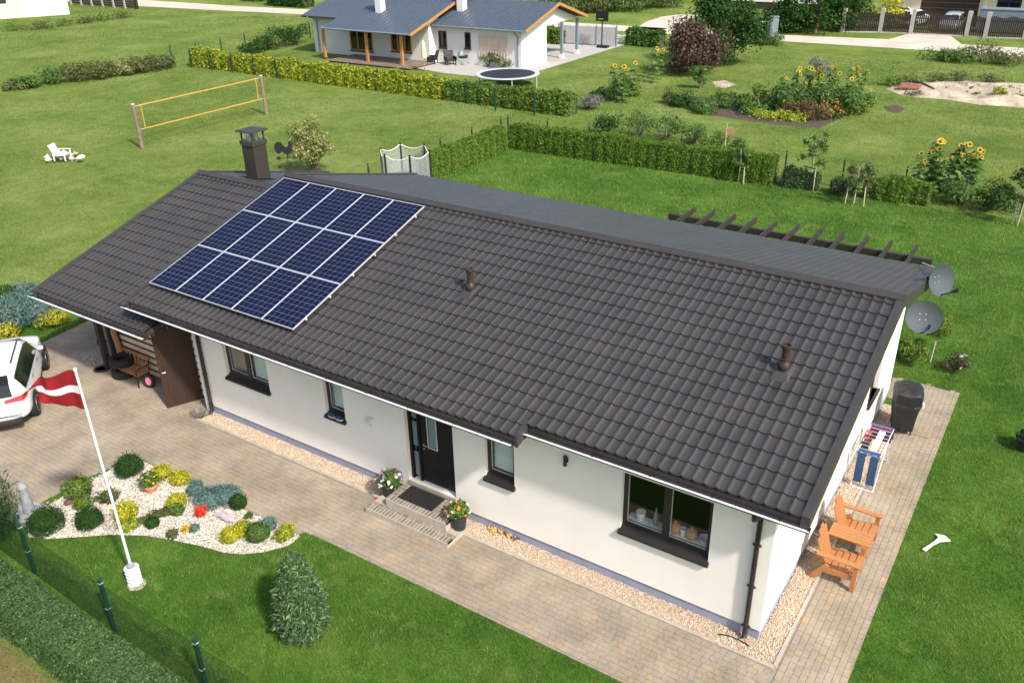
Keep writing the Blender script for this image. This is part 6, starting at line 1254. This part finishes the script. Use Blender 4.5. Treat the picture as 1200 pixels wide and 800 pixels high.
# far picket fence with concrete posts
fp_ = [tuple(at(x,y)) for x,y in ((987,38),(1031,38.5),(1067,40),(1132,43),(1154,44.5),(1200,46),(1260,50))]
pf = thing('picket_fence','dark brown picket fence with grey concrete posts along the road','fence',fp_[0]); o0 = fp_[0]
for q in fp_: MB().bx(q[0]-.17,q[0]+.17,q[1]-.17,q[1]+.17,0,2.15).build('concrete_post',M['concrete'],pf,off=o0)
pk = MB()
for a,b in zip(fp_[:-1],fp_[1:]):
    a,b = Vector(a),Vector(b); d = b-a; Ln = d.length; n = int(Ln/.16)
    for k in range(n): q = a+d*((k+.5)/n); pk.bx(q.x-.068,q.x+.068,q.y-.1,q.y-.07,.12,1.75+.08*math.sin(k*.7))
    for z in (.45,1.4): MB().bar(a+Vector((0,-.03,z)),b+Vector((0,-.03,z)),.06,.1).build('fence_rail',M['wood_dark'],pf,off=o0)
    MB().bar(a+Vector((0,0,.06)),b+Vector((0,0,.06)),.2,.12).build('kerb',M['concrete'],pf,off=o0)
pk.build('pickets',M['picket'] if 'picket' in M else mat('dark_picket',(.03,.018,.014),.7),pf,off=o0)['kind'] = 'stuff'
# house beyond the picket fence
g1 = at(1055,30); HYF = 86.0
fh = thing('cream_house','cream house with a dark garage door beyond the picket fence','house',(-10,HYF,0)); of = (-10,HYF,0); a0 = aty(1052,20,HYF).x; g0 = aty(1110,20,HYF).x-2.6; 
gd = (aty(1078,10,HYF).x,aty(1147,10,HYF).x,0,2.6); wd = (aty(1167,10,HYF).x,aty(1196,10,HYF).x,1.2,3.0)
m = MB(); wall_holes(m,a0,6,0,3.4,[gd,wd],lambda p,q,z,w: m.bx(p,q,HYF,HYF+.3,z,w)); m.build('front_wall',M['cream'],fh,off=of); MB().bx(a0,a0+.3,HYF+.3,HYF+9,0,3.4).bx(5.7,6,HYF+.3,HYF+9,0,3.4).build('side_wall',M['cream'],fh,off=of)
for k in range(5): MB().bx(gd[0],gd[1],HYF+.12,HYF+.18,k*.52,k*.52+.505).build('garage_panel',M['wood_dark'],fh,off=of)
w = MB().bx(wd[0],wd[0]+.15,HYF+.05,HYF+.15,wd[2],wd[3]).bx(wd[1]-.15,wd[1],HYF+.05,HYF+.15,wd[2],wd[3]).bx((wd[0]+wd[1])/2-.08,(wd[0]+wd[1])/2+.08,HYF+.05,HYF+.15,wd[2],wd[3]).build('window',M['frame'],fh,off=of); MB().bx(wd[0]+.15,wd[1]-.15,HYF+.1,HYF+.12,wd[2],wd[3]).build('pane',M['car_glass'],w,off=of)
MB().add([(x,y,z) for x in (a0-.5,6.5) for y,z in ((HYF-.6,3.3),(HYF+4.6,5.0),(HYF+9.8,3.3))],[(0,1,4,3),(1,2,5,4),(0,3,5,2),(0,2,1),(3,4,5)]).build('roof',M['trim'],fh,off=of)
MB().bx(gd[1]+.3,gd[1]+.6,HYF-.12,HYF-.001,0,3.3).build('pilaster',M['cream'],fh,off=of)
t = thing('metal_container','blue grey metal container behind the picket fence','container',(aty(1180,22,83).x,83,0)); MB().bx(-2.2,2.2,-.8,.8,0,2.0).build('case',M['slate'],t,bevel=.03); MB().bx(-2.25,2.25,-.85,.85,2.0,2.08).build('lid',M['slate'],t)
q = aty(1072,14,84.5); car('parked_car','white car with its tailgate raised beyond the picket fence',(q.x,84.2,0),R_(75),M['paint_white'],1)
q = aty(1118,20,83.2); car('parked_car','silver blue car parked before the dark garage door',(q.x,82.6,0),R_(-92),M['paint_silver'])
# house at the top left, dark fence, barn
th_ = thing('pale_house','pale two toned house with large windows beyond the field','house',(-110,52,0)); of = (-110,52,0)
A = at(82,17); B = at(-30,25); d = (B-A); d.z = 0; Ln = d.length; d.normalize(); nrm = Vector((-d.y,d.x,0)); nrm = nrm if nrm.x < 0 else -nrm
def wallp(a_,b_,z0,z1,th=.3,off=0): p0 = A+d*a_+nrm*off; p1 = A+d*b_+nrm*off; return [(p0.x,p0.y),(p1.x,p1.y),((p1+nrm*th).x,(p1+nrm*th).y),((p0+nrm*th).x,(p0+nrm*th).y)],z0,z1
MB().prism(*wallp(0,Ln*.48,0,4.5,.3)).build('front_wall',M['white'],th_,off=of); MB().prism(*wallp(Ln*.48,Ln,0,4.5,.3,.02)).build('front_wall',M['cream'],th_,off=of)
for a_,b_,z0,z1,mm in ((.10,.20,.9,3.6,M['blind']),(.26,.37,.9,3.6,M['blind']),(.62,.86,1.6,3.6,M['frame'])):
    w = MB().prism(*wallp(Ln*a_,Ln*b_,z0,z1,.1,-.06)).build('window',M['white'],th_,off=of); MB().prism(*wallp(Ln*a_+.12,Ln*b_-.12,z0+.12,z1-.12,.05,-.09)).build('pane',mm,w,off=of)
MB().prism(*wallp(-.5,Ln+.5,4.5,4.8,8,-.6)).build('roof',M['trim'],th_,off=of); MB().prism(*wallp(0,.3,0,4.5,7,.31)).build('side_wall',M['white'],th_,off=of)
a,b = at(84,5.5),at(161,11); df = thing('board_fence','dark brown board fence with pale posts beside the gravel road','fence',tuple(a)); d_ = b-a
for k in range(7): MB().bx((d_*(k/6)).x-.15,(d_*(k/6)).x+.15,(d_*(k/6)).y-.15,(d_*(k/6)).y+.15,0,2.0).build('post',M['concrete'] if k < 6 else M['wood_dark'],df)
for k in range(6):
    p0 = d_*((k+.05)/6); p1 = d_*((k+.95)/6)
    for j in range(6): MB().bar(p0+Vector((0,0,.3+j*.28)),p1+Vector((0,0,.3+j*.28)),.05,.26).build('board',M['wood_dark'],df)
bp = at(905,11); bn_ = thing('barn','low barn with a pale grey sheet roof at the far edge','barn',(bp.x,bp.y,0)); MB().bx(-6,6,0,7,0,.9).build('wall',M['wood_grey'],bn_); MB().add([(x,y,z) for x in (-7.5,7.5) for y,z in ((-.6,.8),(3.5,2.6),(7.6,.8))],[(0,1,4,3),(1,2,5,4),(0,3,5,2),(0,2,1),(3,4,5)]).build('roof',M['concrete'],bn_)
hedge('road_hedge','tall dark hedge on the far side of the gravel road',tuple(at(320,6))[:2],tuple(at(362,9))[:2],2.0,2.2,L['dark'],60,.34,1.4,.25,.6,.3)
for i,(px,py) in enumerate(((20,36),(45,34),(70,31),(100,27),(120,24),(140,22))): clump(px,py,1.6,.5,'olive' if i%2 else 'light',500,.22,'field_weeds','taller weeds before the pale house',230+i,'weeds','weeds before the pale house')
